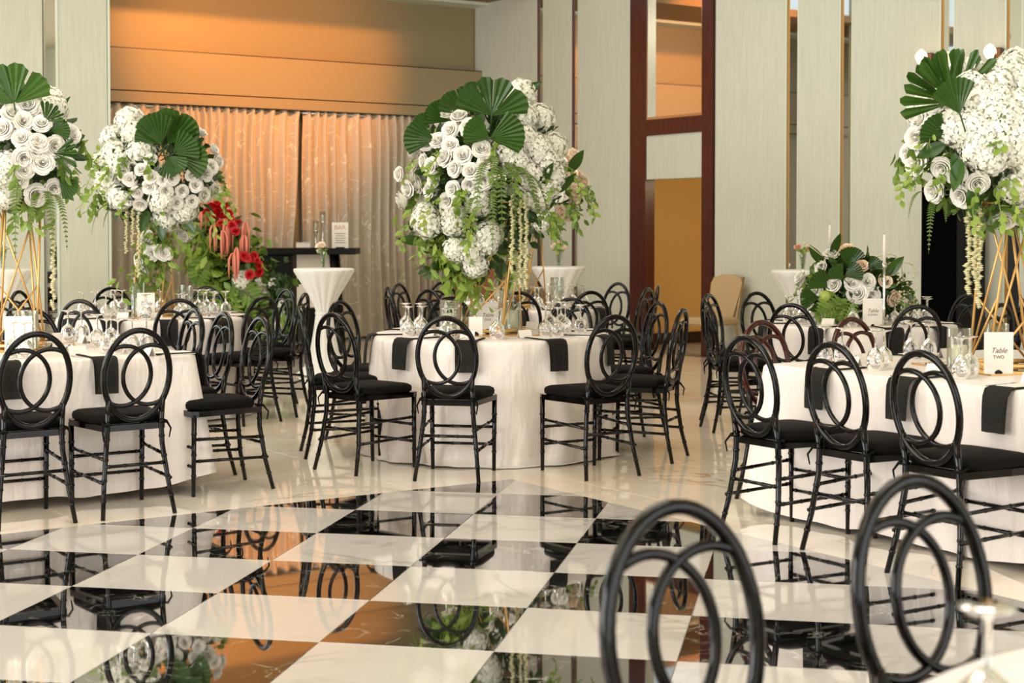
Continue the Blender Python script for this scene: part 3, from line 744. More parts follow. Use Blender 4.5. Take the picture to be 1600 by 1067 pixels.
# blurred goblet on the nearest table
p = gp(1543, 1050, TZ+.01); o = link('goblet', ME['goblet'], loc=(.597, 1.94, TZ+.004), sc=1.0)
tag(o, 'blurred upturned goblet on the nearest table at lower right', 'glass', 'goblets')
o = link('napkin', ME['napkin']); q = (Vector((.79, 3.0, 0))-TN).normalized(); pp = TN+q*.75; o.location = (pp.x, pp.y, TZ+.001); o.rotation_euler = (0, 0, atan2(-q.x, q.y)); tag(o, 'dark napkin at the edge of the nearest blurred table', 'napkin')

def sign(name, label, loc, rz_, w_, h_, lines, cat='card'):
    t = thing(name, label, cat, loc, rz_)
    part('card', MB().box((0, 0, h_/2), (w_, .003, h_)), M['card'], t)
    part('card_holder', MB().lathe([(.02, 0), (.02, .006), (.012, .014), (.004, .018)], 10), M['dark'], t)
    for txt, size, z, sh, mm in lines:
        o = link('lettering', text_mesh(txt, size, sh, m=mm), t, loc=(0, -.0022, z), rot=(pi/2, 0, 0))
    return t
p = TRF+Vector((0, 0, 0)); q = gp(1560, 584, TZ+.003)
sign('table_sign', 'white card reading Table Two in front of the gold stand at right', q, .05, .135, .19, [('Table', .034, .106, .35, 'ink'), ('TWO', .021, .076, 0, 'ink')])
q = gp(1354, 501, TZ+.003)
sign('table_sign', 'white card reading Table Eleven in front of the low flower arrangement', (TRB.x+.0, TRB.y-.42, TZ+.0025), 0, .135, .19, [('Table', .034, .106, .35, 'ink'), ('ELEVEN', .019, .078, 0, 'ink')])
sign('table_sign', 'white table card behind the gold rods on the centre table', (TC.x-.02, TC.y+.02, TZ+.010), .1, .135, .19, [('Table', .034, .106, .35, 'ink'), ('ONE', .021, .076, 0, 'ink')])
sign('table_sign', 'white folded card left of the gold rods near front of centre table', (TC.x-.09, TC.y-.26, TZ+.010), -.15, .085, .11, [])
sign('table_sign', 'white table card among the vases on the back left table', (TLB.x+.02, TLB.y-.35, TZ+.0105), .15, .13, .18, [('Table', .04, .10, .35, 'ink')])
sign('table_sign', 'white table card below the gold stand on the front left table', (TLF.x+.16, TLF.y-.22, TZ+.0105), .2, .14, .19, [])

def glass_vase(label, p, r=.055, h=.20, ch=.10):
    t = thing('cylinder_vase', label, 'vase', (p[0], p[1], p[2]))
    n = 24; mb = MB(); mb.lathe([(r, 0), (r, h), (r-.0035, h), (r-.0035, .006), (.001, .006)], n, cap=False); mb.lathe([(r, 0), (.001, 0)], n, cap=False)
    part('glass_body', mb, M['thin'], t)
    c = thing('pillar_candle', 'ivory candle inside '+label.replace('clear cylinder vase', 'the vase'), 'candle', (p[0], p[1], p[2]+.0065))
    cr = r*.62
    part('wax', MB().lathe([(cr, 0), (cr, ch-.004), (cr-.004, ch), (cr*.5, ch-.004), (.002, ch-.006)], 18), M['ivory'], c)
    part('wick', MB().tube([(0, 0, ch-.006), (.002, 0, ch+.008)], .0012, 4), M['dark'], c)
ZT = TZ+.0105
glass_vase('clear cylinder vase left of rods on centre table', (TC.x-.26, TC.y-.12, ZT), .058, .21, .12)
glass_vase('clear cylinder vase right of rods on centre table', (TC.x+.14, TC.y+.02, ZT), .052, .19, .13)
glass_vase('clear cylinder vase tall behind rods on centre table', (TC.x+.10, TC.y+.34, ZT), .05, .25, .12)
glass_vase('clear cylinder vase low left of card on centre table', (TC.x-.16, TC.y-.02, ZT), .045, .16, .09)
glass_vase('clear cylinder vase on right of table behind centre', (TCB.x+.30, TCB.y-.2, ZT), .058, .25, .13)
glass_vase('clear cylinder vase on left of table behind centre', (TCB.x-.18, TCB.y-.1, ZT), .058, .25, .13)
glass_vase('clear cylinder vase left of stand on front right table', gp(1499, 582, TZ+.0105), .056, .20, .12)
glass_vase('clear cylinder vase behind card on front right table', gp(1562, 572, TZ+.0105)+Vector((.0, .05, 0)), .056, .20, .10)
glass_vase('clear cylinder vase left of card on back left table', (TLB.x-.05, TLB.y-.25, ZT), .055, .25, .13)
glass_vase('clear cylinder vase right of card on back left table', (TLB.x+.28, TLB.y-.18, ZT), .055, .23, .10)
glass_vase('clear cylinder vase leftmost on back left table', (TLB.x-.14, TLB.y+.05, ZT), .045, .28, .16)
glass_vase('clear cylinder vase under the stand of front left table', (TLF.x+.14, TLF.y-.02, ZT), .06, .21, .10)

# ------------------------------------------------------------------ flowers: shared meshes
def petal(mb, az, r0, r1, h, z0, wm, roll, nx=5, ny=4, rnd=random):
    vs = []; fs = []; tw = rnd.uniform(-.08, .08)
    for j in range(ny+1):
        t = j/ny
        rt = r0+(r1-r0)*sin(t*pi/2)**.9; zt = h*(1-(1-t)**1.5)
        if t > .7: k = (t-.7)/.3; rt += roll*k*.9; zt -= roll*k*k*.55
        for i in range(nx+1):
            s_ = i/nx*2-1
            ww = wm*(.62+.38*sin(pi*min(1, .15+t*.75)))*(1-.12*max(0, t-.75)*4*abs(s_))
            an = az+s_*ww+tw*t
            rad = rt*(1-.07*s_*s_*t); z = z0+zt-.13*h*s_*s_*t*t
            vs.append((rad*cos(an), rad*sin(an), z))
    for j in range(ny):
        for i in range(nx): o = j*(nx+1)+i; fs.append((o, o+1, o+nx+2, o+nx+1))
    mb.add(vs, fs, True)
def rose_mb(seed):
    rnd = random.Random(seed); mb = MB()
    mb.lathe([(.05, -.1), (.10, .15), (.11, .42), (.07, .60), (.01, .56)], 7)
    for n, r0, r1, h, z0, wm, roll in [(3, .07, .13, .74, -.08, 1.5, .01), (3, .12, .25, .80, -.12, 1.35, .02), (3, .2, .40, .84, -.18, 1.25, .06), (4, .28, .56, .86, -.26, 1.1, .10), (5, .32, .74, .82, -.34, .95, .16), (5, .36, .88, .78, -.40, .95, .13), (5, .34, .98, .62, -.44, .85, .16)]:
        o = rnd.random()*6
        for k in range(n): petal(mb, o+k*2*pi/n+rnd.uniform(-.15, .15), r0, r1*rnd.uniform(.95, 1.05), h*rnd.uniform(.94, 1.05), z0, wm, roll*rnd.uniform(.7, 1.3), rnd=rnd)
    mb.lathe([(.02, -.8), (.05, -.55), (.3, -.42), (.34, -.3), (.1, -.2)], 6, cap=False)
    return mb
def rand_dir(rnd):
    z = rnd.uniform(-1, 1); t = rnd.uniform(0, 2*pi); r = sqrt(1-z*z); return Vector((r*cos(t), r*sin(t), z))
def hyd_mb(seed, nf=125):
    rnd = random.Random(seed); mb = MB()
    for k in range(nf):
        zz = 1-1.75*(k+.5)/nf; t = k*2.39996+rnd.uniform(-.2, .2); r = sqrt(max(0, 1-zz*zz)); d = Vector((r*cos(t), r*sin(t), zz))
        c = d*(.84+.18*rnd.random()); c.z *= .85
        a = d.orthogonal().normalized(); b = d.cross(a); rot = rnd.random()*6
        for q in range(4):
            an = rot+q*pi/2; e = (a*cos(an)+b*sin(an)+d*rnd.uniform(-.1, .45)).normalized(); f = d.cross(e); s = .19*rnd.uniform(.85, 1.1)
            p0 = c; p1 = c+e*s*.55+f*s*.52+d*.03; p2 = c+e*s*1.15+d*-.02; p3 = c+e*s*.55-f*s*.52+d*.03
            mb.add([p0, p1, p2, p3], [(0, 3, 2, 1)], True)
    return mb
def core_mb():
    return MB().lathe([(.05, -.6), (.5, -.45), (.74, 0), (.6, .40), (.2, .62), (.02, .66)], 10)
def fan_mb(seed, spread=150, nseg=26, splits=(9, 13, 18)):      # palm fan in xz plane, base at origin, pointing +z, radius 1
    rnd = random.Random(seed); mb = MB(); groups = []; cur = []
    for i in range(nseg+1):
        cur.append(i)
        if i in splits: groups.append(cur); cur = [i]
    groups.append(cur)
    for gi, g_ in enumerate(groups):
        vs = []; fs = []; n = len(g_)
        gapw = .02
        for k, i in enumerate(g_):
            an = math.radians(-spread/2+spread*i/nseg)
            if k == 0 and gi: an += gapw
            if k == n-1 and gi < len(groups)-1: an -= gapw
            for rr in (.05, .5, (.965 if (k % 2) else .99)*(1-.10*abs(2*k/(n-1)-1)**2)):
                y = (.028*rr if i % 2 else -.028*rr)+.16*rr*rr*(rr > .3)+.04*gi*rr*(-1)**gi
                vs.append((rr*sin(an), -y, rr*cos(an)))
        for k in range(n-1):
            for j in range(2): o = k*3+j; fs.append((o, o+3, o+4, o+1))
        mb.add(vs, fs, False)
    mb.tube([(0, .02, -.5), (0, 0, 0), (0, -.01, .15)], [.02, .022, .012], 5)
    return mb
def fern_mb(droop=1.0, n=22):      # length 1, starts at origin, heads +x and droops to -z
    mb = MB(); pts = []
    for i in range(n+1):
        t = i/n; pts.append(Vector((.42*sin(t*1.35), 0, -.10*t-droop*.78*t*t+.08*sin(t*3))))
    mb.tube(pts, [.008*(1-.7*i/n) for i in range(n+1)], 4)
    for i in range(1, n):
        t = i/n; d = (pts[i+1]-pts[i-1]).normalized(); l = .085*sin(pi*min(1, .18+t*.80))**.8
        up = d.cross(Vector((0, 1, 0))).normalized()
        for sg in (-1, 1):
            e = (Vector((0, sg, 0))*.9+d*.42-up*-.12).normalized(); p = pts[i]
            mb.add([p-d*.012, p+e*l*.5-d*.014, p+e*l, p+e*l*.5+d*.016, p+d*.012], [(0, 1, 2, 3, 4)], False)
    return mb
def leaf_geo(mb, p, d, nrm_, l, wd_):
    d = d.normalized(); s = d.cross(nrm_)
    if s.length < 1e-4: s = d.orthogonal()
    s.normalize(); n_ = s.cross(d)
    mb.add([p, p+d*l*.35+s*wd_*.5+n_*l*.06, p+d*l*.75+s*wd_*.36, p+d*l-n_*l*.12, p+d*l*.75-s*wd_*.36, p+d*l*.35-s*wd_*.5+n_*l*.06, p+d*l*.5-n_*l*.04],
           [(0, 6, 1), (1, 6, 2), (2, 6, 3), (3, 6, 4), (4, 6, 5), (5, 6, 0)], True)
def sprig_mb(seed, n=13, l=.34, hang=.8):     # unit: length ~1
    rnd = random.Random(seed); mb = MB(); pts = [Vector((.45*sin(t*1.5)+.03*sin(t*9), .04*sin(t*7), -hang*t*t*.9-.05*t)) for t in [i/10 for i in range(11)]]
    mb.tube(pts, .008, 4)
    for i in range(n):
        t = (i+.5)/n*10; k = min(9, int(t)); p = pts[k].lerp(pts[k+1], t-k); d = (pts[k+1]-pts[k]).normalized()
        e = (rand_dir(rnd)*.9+d*.5+Vector((0, 0, -.4))).normalized(); leaf_geo(mb, p, e, rand_dir(rnd), l*rnd.uniform(.7, 1.1)*.62, l*.34)
    return mb
def strand_mb(seed):      # hanging, length 1
    rnd = random.Random(seed); mb = MB(); mb.tube([(0, 0, 0), (.005, .0, -.5), (0, 0, -1)], .004, 4)
    n = 46
    for i in range(n):
        z = -.03-.97*i/n; r = .021*rnd.uniform(.7, 1.15); x, y = rnd.uniform(-.012, .012), rnd.uniform(-.012, .012)
        mb.add([(x, y, z+r), (x+r, y, z), (x, y+r, z), (x-r, y, z), (x, y-r, z), (x, y, z-r)], [(0, 1, 2), (0, 2, 3), (0, 3, 4), (0, 4, 1), (5, 2, 1), (5, 3, 2), (5, 4, 3), (5, 1, 4)], True)
    return mb
def bundle_mb(seed):      # amaranthus tassel bundle, length 1
    rnd = random.Random(seed); mb = MB()
    for q in range(6):
        x, y = rnd.uniform(-.13, .13), rnd.uniform(-.13, .13); l = rnd.uniform(.5, 1.0)
        pts = [Vector((0, 0, .12)), Vector((x*.6, y*.6, .06)), Vector((x, y, -.1)), Vector((x*1.05, y, -l*.6)), Vector((x, y, -l))]
        mb.tube(pts, [.012, .03, .042, .032, .008], 6)
    return mb
def big_leaf_mb():
    mb = MB(); vs = []; fs = []; n = 8
    for i in range(n+1):
        t = i/n; wv = .24*sin(pi*(.04+.96*t))**.75*(1-.25*t); z = t; y = -.22*t*t
        for s in (-1, -.5, 0, .5, 1): vs.append((s*wv, y-.10*abs(s)*wv*2, z-.04*abs(s)))
    for i in range(n):
        for j in range(4): o = i*5+j; fs.append((o, o+1, o+6, o+5))
    mb.add(vs, fs, True); return mb
def monstera_mb():
    mb = MB(); mb.tube([(0, 0, 0), (0, -.05, .5), (0, -.18, 1.0)], .012, 4)
    for i in range(7):
        t = .1+i*.13
        for sg in (-1, 1):
            l = .52*sin(pi*min(.92, .25+t*.72)); p = Vector((0, -.18*t*t, t)); leaf_geo(mb, p, Vector((sg*.95, -.22, .30+.5*t)), Vector((0, -1, 0)), l, .15)
    return mb
R_ = {}
for nm, mt in (('rose', 'rose'), ('peach', 'peach'), ('red', 'red'), ('pink', 'pink')):
    R_[nm] = [rose_mb(s).mesh('rose', M[mt]) for s in (1, 2, 3)]
HY = [hyd_mb(s).mesh('hydrangea', M['hydr']) for s in (1, 2, 3)]; HC = core_mb().mesh('flower_core', M['core'])
FAN = [fan_mb(1, 165, 28, (9, 14, 20)).mesh('palm_fan', M['palm']), fan_mb(2, 120, 22, (11,)).mesh('palm_fan', M['palm']), fan_mb(3, 85, 18, ()).mesh('palm_fan', M['palm'])]
FANS = fan_mb(4, 95, 20, (3, 6, 9, 12, 15, 17)).mesh('palm_fan', M['palm'])
FERN = [fern_mb(1.0).mesh('fern_frond', M['fern']), fern_mb(.55).mesh('fern_frond', M['fern'])]
SPR = [sprig_mb(s).mesh('leaf_sprig', M['leaf_light']) for s in (1, 2, 3)]
SPD = [sprig_mb(s, 14, .4, .6).mesh('leaf_sprig', M['leaf']) for s in (4, 5, 6)]
STR = [strand_mb(s).mesh('hanging_strand', M['strand']) for s in (1, 2)]
BUN = [bundle_mb(s).mesh('amaranthus_tassel', M['amaranth']) for s in (1, 2)]
BIG = big_leaf_mb().mesh('broad_leaf', M['palm']); MON = monstera_mb().mesh('cut_leaf', M['leaf'])
def face_mat(p, d, s, spin=0, axis='Z'):
    q = d.to_track_quat(axis, 'Y'); return Matrix.Translation(p) @ q.to_matrix().to_4x4() @ Matrix.Rotation(spin, 4, axis) @ Matrix.Diagonal((s, s, s, 1))
class Arr:
    def __init__(s, root, cen, rad, Y, seed, stemc=None):
        s.root = root; s.c = Vector(cen); s.r = Vector(rad); s.Y = Y; s.rnd = random.Random(seed); s.o = Vector(root.location)
        s.pos = []
    def at(s, px, py, push=0, front=True):
        p = pd(px, py, s.c.y); dx = (p.x-s.c.x)/s.r.x; dz = (p.z-s.c.z)/s.r.z; q = dx*dx+dz*dz
        dy = -s.r.y*sqrt(max(.02, 1-q)); pp = Vector((p.x, s.c.y+dy*(1 if front else -1)-push, p.z))
        k = pp.y/s.c.y      # keep it on the same line of sight while choosing its real depth
        pp = Vector((p.x*k, pp.y, H+(p.z-H)*k))
        d = Vector((dx/s.r.x*.3, dy/s.r.y, dz/s.r.z*.3)); 
        n_ = Vector(((pp.x-s.c.x)/s.r.x, (pp.y-s.c.y)/s.r.y, (pp.z-s.c.z)/s.r.z+.15)); n_.normalize()
        return pp, n_
    def put(s, nm, me, p, d, size, spin=None, axis='Z'):
        sp = s.rnd.random()*6.28 if spin is None else spin
        return link(nm, me, s.root, mw=Matrix.Translation(-s.o) @ face_mat(p, d, size, sp, axis))
    def rose(s, px, py, size=.05, kind='rose', p=None, d=None):
        if p is None: p, d = s.at(px, py)
        d = (d+rand_dir(s.rnd)*.35+Vector((0, -.25, 0))).normalized(); s.put('rose', s.rnd.choice(R_[kind]), p-d*size*.25, d, size*.92*s.rnd.uniform(.9, 1.1))
    def hyd(s, px, py, size=.095, p=None, d=None):
        if p is None: p, d = s.at(px, py)
        d = (d+rand_dir(s.rnd)*.2).normalized()
        o = s.put('hydrangea', s.rnd.choice(HY), p-d*size*.35, d, size*.98*s.rnd.uniform(.93, 1.08)); link('flower_core', HC, o)
    def fan(s, px, py, ang, size, me=0, tilt_=.25, depth=0):
        """base pixel; ang = degrees from vertical (positive right)"""
        p, d = s.at(px, py, depth); a = math.radians(ang)
        m_ = Matrix.Translation(p-s.o) @ Matrix.Rotation(tilt_, 4, 'X') @ Matrix.Rotation(a, 4, 'Y') @ Matrix.Diagonal((size, size, size, 1))
        link('palm_fan', (FAN+[FANS])[me], s.root, mw=m_)
    def bigleaf(s, px, py, ang, size, me=None):
        p, d = s.at(px, py); a = math.radians(ang)
        link('broad_leaf', me or BIG, s.root, mw=Matrix.Translation(p-s.o) @ Matrix.Rotation(.15, 4, 'X') @ Matrix.Rotation(a, 4, 'Y') @ Matrix.Rotation(s.rnd.uniform(-.6, .6), 4, 'Z') @ Matrix.Diagonal((size, size, size, 1)))
    def hang(s, px, py, me, size, az, nm='fern_frond', push=0, sc=None):
        p, d = s.at(px, py, push); q = sc or (size, size, size)
        link(nm, me, s.root, mw=Matrix.Translation(p-s.o) @ Matrix.Rotation(math.radians(az), 4, 'Z') @ Matrix.Diagonal((q[0], q[1], q[2], 1)))
    def filler(s, n, nl=420, leaf=.075, mat_='leaf_dark', zr=(-1, 1), scale=.9):
        mb = MB()
        for _ in range(nl):
            d = rand_dir(s.rnd); k = s.rnd.uniform(.45, scale); p = s.c-s.o+Vector((d.x*s.r.x*k, d.y*s.r.y*k, d.z*s.r.z*k))
            leaf_geo(mb, p, (d+rand_dir(s.rnd)*.9), rand_dir(s.rnd), leaf*s.rnd.uniform(.7, 1.3), leaf*.55)
        o = part('foliage', mb, M[mat_], s.root); o['kind'] = 'stuff'; return o
    def tail(s, pts, nl=160, leaf=.07, rad=.1, mat_='leaf_light', back=-.12):
        mb = MB(); P_ = [pd(x, y, s.c.y+back)-s.o for x, y in pts]
        for _ in range(nl):
            t = s.rnd.random()*(len(P_)-1); k = int(t); p = P_[k].lerp(P_[k+1], t-k)+Vector((s.rnd.gauss(0, rad*.55), s.rnd.gauss(0, rad*.55), s.rnd.gauss(0, rad*.5)))
            leaf_geo(mb, p, (rand_dir(s.rnd)*.8+Vector((0, -.1, -.7))), rand_dir(s.rnd), leaf*s.rnd.uniform(.7, 1.3), leaf*.52)
        o = part('trailing_leaves', mb, M[mat_], s.root); o['kind'] = 'stuff'
    def backside(s, nr, nh, rs, hs, kind='rose'):
        for k in range(nr+nh):
            t = s.rnd.uniform(.12, pi-.12); z = s.rnd.uniform(-.55, .8); r = sqrt(1-z*z); d = Vector((r*cos(t), r*sin(t), z))
            p = s.c+Vector((d.x*s.r.x, d.y*s.r.y, d.z*s.r.z))*.95
            if k < nr: s.rose(0, 0, rs, kind, p, d)
            else: s.hyd(0, 0, hs, p, d)
        for k in range(10):
            t = s.rnd.uniform(0, 2*pi); d = Vector((cos(t), sin(t), s.rnd.uniform(-.5, .4))); p = s.c+Vector((d.x*s.r.x, d.y*s.r.y, d.z*s.r.z))*.8
            link('leaf_sprig', s.rnd.choice(SPD), s.root, mw=Matrix.Translation(p-s.o) @ Matrix.Rotation(t, 4, 'Z') @ Matrix.Scale(.28, 4))
def stand(root, zbase, ztop, hw=.19, ang=.3, top=.2):
    """gold rod stand: square base frame, leaning rods, small top ring; local coordinates from root"""
    zt = zbase+.014
    c4 = [Vector((cos(ang+k*pi/2)*hw, sin(ang+k*pi/2)*hw, zt)) for k in range(4)]
    bs = MB()
    for k in range(4): bs.band([c4[k], c4[(k+1) % 4]], (0, 0, 1), .022, .02)
    part('base_frame', bs, M['gold'], root)
    t4 = [Vector((cos(ang+.5+k*pi/2)*top, sin(ang+.5+k*pi/2)*top, ztop)) for k in range(4)]
    for k in range(4):
        part('rod', MB().tube([c4[k], t4[k]], .0068, 6), M['gold'], root)
        part('rod', MB().tube([c4[k], t4[(k+1) % 4]*.9+Vector((0, 0, ztop*.1))], .0056, 6), M['gold'], root)
        a_ = c4[k]; b_ = c4[(k+1) % 4].lerp(t4[(k+1) % 4], .42); part('rod', MB().tube([a_, b_], .0056, 6), M['gold'], root)
    part('top_ring', MB().tube([Vector((cos(2*pi*i/24)*top*.95, sin(2*pi*i/24)*top*.95, ztop)) for i in range(24)], .006, 6, True), M['gold'], root)
def tray(c, label, r=.34):
    t = thing('mirror_tray', label, 'tray', (c.x, c.y, TZ+.0025), .3)
    part('mirror', MB().box((0, 0, .003), (2*r, 2*r, .006)), M['mirror'], t)
    f_ = MB()
    for sx, sy, a_, b_ in ((0, 1, 2*r+.01, .01), (0, -1, 2*r+.01, .01), (1, 0, .01, 2*r+.01), (-1, 0, .01, 2*r+.01)): f_.box((sx*r, sy*r, .0035), (a_, b_, .007))
    part('tray_rim', f_, M['gold'], t)
ZS = TZ+.010
def scaled(lst, sx, ox, oy, sy=None): return [(ox+x*sx, oy+y*(sy or sx)) for x, y in lst]

# --- centre arrangement
tray(TC, 'square mirror tray with gold rim under the centre stand')
root = thing('flower_arrangement', 'tall white rose and palm arrangement on gold rods over the centre table', 'flowers', (TC.x, TC.y, ZS))
stand(root, 0, .82, .21, .35, .22)
A = Arr(root, (TC.x+.0, TC.y, 1.80), (.50, .44, .47), TC.y, 11)
A.c.x = pd(768, 250, TC.y).x
A.filler(0, 800, .085); 
S3 = 340/1512
for x, y in scaled([(280, 400), (455, 330), (518, 350), (455, 455), (585, 435), (300, 540), (370, 525), (460, 555), (185, 610), (415, 640), (545, 628), (680, 585), (715, 665), (265, 672), (320, 710), (480, 725), (600, 735), (210, 700), (335, 800), (470, 870), (590, 845), (690, 810), (95, 765), (110, 955), (225, 840), (300, 880), (155, 870), (250, 1000), (430, 950), (290, 990), (200, 780)], S3, 600, 100): A.rose(x, y, .062 if random.random() < .7 else .05)
for x, y in scaled([(1000, 330), (1115, 345), (960, 160), (905, 600), (925, 675), (1000, 500), (1080, 580), (1140, 660), (1215, 540), (1020, 780), (1095, 920), (1210, 780), (640, 960), (450, 1050), (1170, 850)], S3, 600, 100): A.hyd(x, y, .098)
S4 = 280/1245
A2 = Arr(root, (0, TC.y, 1.35), (.42, .30, .34), TC.y, 12); A2.c.x = pd(735, 370, TC.y).x
for x, y in scaled([(290, 120), (90, 40), (110, 130), (300, 320), (420, 340), (460, 440), (560, 190), (550, 260), (60, 90)], S4, 640, 320): A2.hyd(x, y, .088)
A.fan(768, 181, 4, .245, 0, .1, .10); A.fan(765, 216, 75, .22, 2, .1, .10); A.fan(765, 216, -62, .17, 2, .1, .06); A.fan(728, 180, -22, .19, 1, .1, -.08); A.fan(700, 190, -55, .16, 2, .1, -.1); A.fan(680, 220, -75, .2, 2, .3); A.fan(672, 200, -60, .12, 2); A.fan(742, 150, -30, .1, 2)
for x, y, a in ((872, 300, 35), (858, 325, 10), (812, 150, 60), (845, 290, 20), (890, 268, 30), (700, 365, -100), (662, 377, -90)): A.bigleaf(x, y, a, .17)
for x, y, az, sz in ((775, 245, -95, .42), (788, 255, -70, .50), (762, 255, -110, .48), (800, 262, -40, .55), (780, 262, -85, .55), (745, 310, -120, .4), (812, 272, -20, .5), (770, 300, -90, .4), (822, 300, -50, .35)): A.hang(x, y, FERN[0], sz, az, push=.04)
for x, y, az, sz in ((770, 230, -90, .3), (797, 260, -60, .3), (660, 330, 200, .3), (680, 360, 210, .3), (690, 310, 200, .25), (745, 320, -110, .3), (720, 300, -100, .25), (655, 250, 190, .2), (690, 240, 220, .2), (880, 260, -20, .25), (900, 290, -30, .28), (850, 330, -60, .3), (735, 350, -90, .3), (705, 410, -90, .25)): A.hang(x, y, A.rnd.choice(SPR), sz, az, 'leaf_sprig')
for x, y, l in ((800, 300, .5), (813, 310, .55), (822, 300, .6), (808, 380, .3)): A.hang(x, y, STR[0], 1, 0, 'hanging_strand', .02, (.7, .7, l))
A.tail([(672, 330), (690, 390), (715, 415), (735, 455)], 340, .075, .11); A2.filler(0, 260, .085); A.tail([(680, 240), (700, 300), (780, 330), (850, 300)], 160, .06, .16)
A.backside(16, 8, .058, .095)

# --- arrangement on the table behind the centre
tray(TCB, 'square mirror tray under the stand on table behind centre')
root = thing('flower_arrangement', 'peach and white arrangement mostly hidden behind the centre arrangement', 'flowers', (TCB.x, TCB.y, ZS))
stand(root, 0, .72, .21, .1, .2)
A = Arr(root, (TCB.x+.05, TCB.y, 1.72), (.48, .42, .44), TCB.y, 21); A.filler(0, 600, .085)
for x, y in scaled([(1280, 660), (1335, 630), (1310, 745), (1350, 760), (1325, 870), (1390, 850), (1230, 1030), (1270, 1050), (1330, 940), (1400, 820)], S3, 600, 100): A.rose(x, y, .07, 'peach')
for k in range(14): A.rose(A.rnd.uniform(720, 900), A.rnd.uniform(210, 350), .06, 'rose')
for x, y in ((770, 380), (740, 400), (800, 395), (850, 350)): A.hyd(x, y, .09)
for x, y, az, sz in ((880, 320, -40, .35), (900, 300, -30, .3), (800, 360, -90, .4), (780, 370, -90, .4), (860, 340, -60, .4), (910, 290, -20, .25)): A.hang(x, y, A.rnd.choice(SPD), sz, az, 'leaf_sprig')
A.tail([(770, 370), (800, 440)], 120, .08, .12, 'leaf'); A.tail([(870, 320), (905, 330)], 60, .07, .1, 'leaf'); A.backside(10, 5, .058, .09)
for x, l in ((806, .5), (818, .55)): A.hang(x, 370, STR[1], 1, 0, 'hanging_strand', .02, (.8, .8, l))

# --- back left arrangement
tray(TLB, 'square mirror tray under the stand on back left table')
root = thing('flower_arrangement', 'tall white hydrangea and palm arrangement left of the red flowers', 'flowers', (TLB.x, TLB.y, ZS))
stand(root, 0, .62, .16, .5, .16)
A = Arr(root, (pd(246, 270, TLB.y).x, TLB.y, 1.83), (.49, .42, .44), TLB.y, 31); A.filler(0, 800, .085)
S1 = .3937
for x, y in scaled([(435, 525), (520, 510), (500, 458), (440, 600), (545, 588), (385, 640), (395, 720), (460, 640), (645, 808), (660, 885), (460, 785), (740, 850), (420, 735)], S1, 0, 0): A.hyd(x, y, .11)
for x, y in scaled([(595, 630), (560, 670), (600, 700), (515, 712), (485, 685), (435, 690), (540, 765), (590, 742), (660, 760), (685, 705), (650, 715), (765, 695), (725, 760), (705, 805), (780, 735), (790, 605), (800, 645), (840, 660), (855, 590), (820, 690), (815, 775), (860, 755), (765, 800), (555, 815), (500, 795), (470, 760), (800, 520), (680, 830), (870, 640)], S1, 0, 0): A.rose(x, y, .058)
A2 = Arr(root, (A.c.x+.02, TLB.y, 1.2), (.22, .2, .35), TLB.y, 32)
for x, y in scaled([(575, 945), (600, 1005), (655, 1005), (725, 930), (545, 1035), (560, 1075), (640, 1000)], S1, 0, 0): A2.rose(x, y, .065)
A.fan(268, 218, 22, .24, 1, .1, .02); A.fan(252, 226, -12, .25, 2, .2, .03); A.fan(270, 240, 60, .22, 2, .3, .02); A.fan(275, 245, 95, .25, 2, .3); A.fan(250, 225, -45, .2, 2); A.fan(262, 245, 150, .16, 1, .2, .05); A.fan(262, 225, 35, .24, 2, -.1)
for x, y, a in ((250, 345, 170), (230, 330, 200), (285, 340, 140), (250, 370, 180)): A.bigleaf(x, y, a, .17)
for x, y, az, sz in ((180, 320, 200, .42), (185, 325, 220, .3), (175, 300, 190, .3)): A.hang(x, y, FERN[1], sz, az)
for x, y, az, sz in ((160, 260, 190, .25), (155, 290, 200, .3), (190, 240, 200, .25), (330, 300, -20, .3), (340, 290, -10, .25), (210, 300, 230, .25), (320, 330, -40, .3), (240, 380, -90, .3), (180, 260, 210, .25)): A.hang(x, y, A.rnd.choice(SPR), sz, az, 'leaf_sprig')
for x, y, l in ((197, 330, .32), (207, 325, .28), (216, 330, .5)): A.hang(x, y, STR[1], 1, 0, 'hanging_strand', .02, (.7, .7, l))
A.tail([(255, 330), (250, 380), (235, 415), (225, 455)], 280, .075, .13, 'leaf'); A.tail([(160, 240), (185, 290)], 120, .07, .12, 'leaf_light'); A.backside(14, 8, .055, .095)

# --- front left arrangement
PL = Vector((-2.74, 8.62, 0))
tray(PL, 'square mirror tray under the stand on front left table', .3)
root = thing('flower_arrangement', 'tall white rose arrangement on gold rods at the left picture edge', 'flowers', (PL.x, PL.y, ZS))
stand(root, 0, .80, .17, .9, .14)
A = Arr(root, (pd(20, 225, PL.y).x, PL.y, 1.85), (.37, .35, .38), PL.y, 41); A.filler(0, 600, .085)
for x, y in scaled([(215, 375), (230, 420), (190, 410), (20, 650), (20, 780), (10, 700)], S1, 0, 0): A.hyd(x, y, .085)
for x, y in scaled([(55, 445), (110, 415), (165, 485), (10, 510), (85, 545), (95, 480), (155, 565), (220, 580), (145, 600), (95, 630), (170, 645), (100, 675), (265, 655), (30, 715), (70, 710), (145, 775), (215, 750), (290, 530)], S1, 0, 0): A.rose(x, y, .062)
for k in range(18): A.rose(A.rnd.uniform(-80, -8), A.rnd.uniform(150, 300), .06)
A.fan(22, 162, -5, .225, 0, .1, .05); A.fan(80, 205, 75, .11, 2); A.fan(85, 240, 95, .14, 3); A.fan(92, 280, 130, .12, 2); A.fan(70, 190, 40, .12, 3)
for x, y, az, sz in ((30, 290, -80, .45), (70, 300, -60, .40), (62, 305, -95, .3), (80, 305, -40, .35)): A.hang(x, y, FERN[0], sz, az, push=.03)
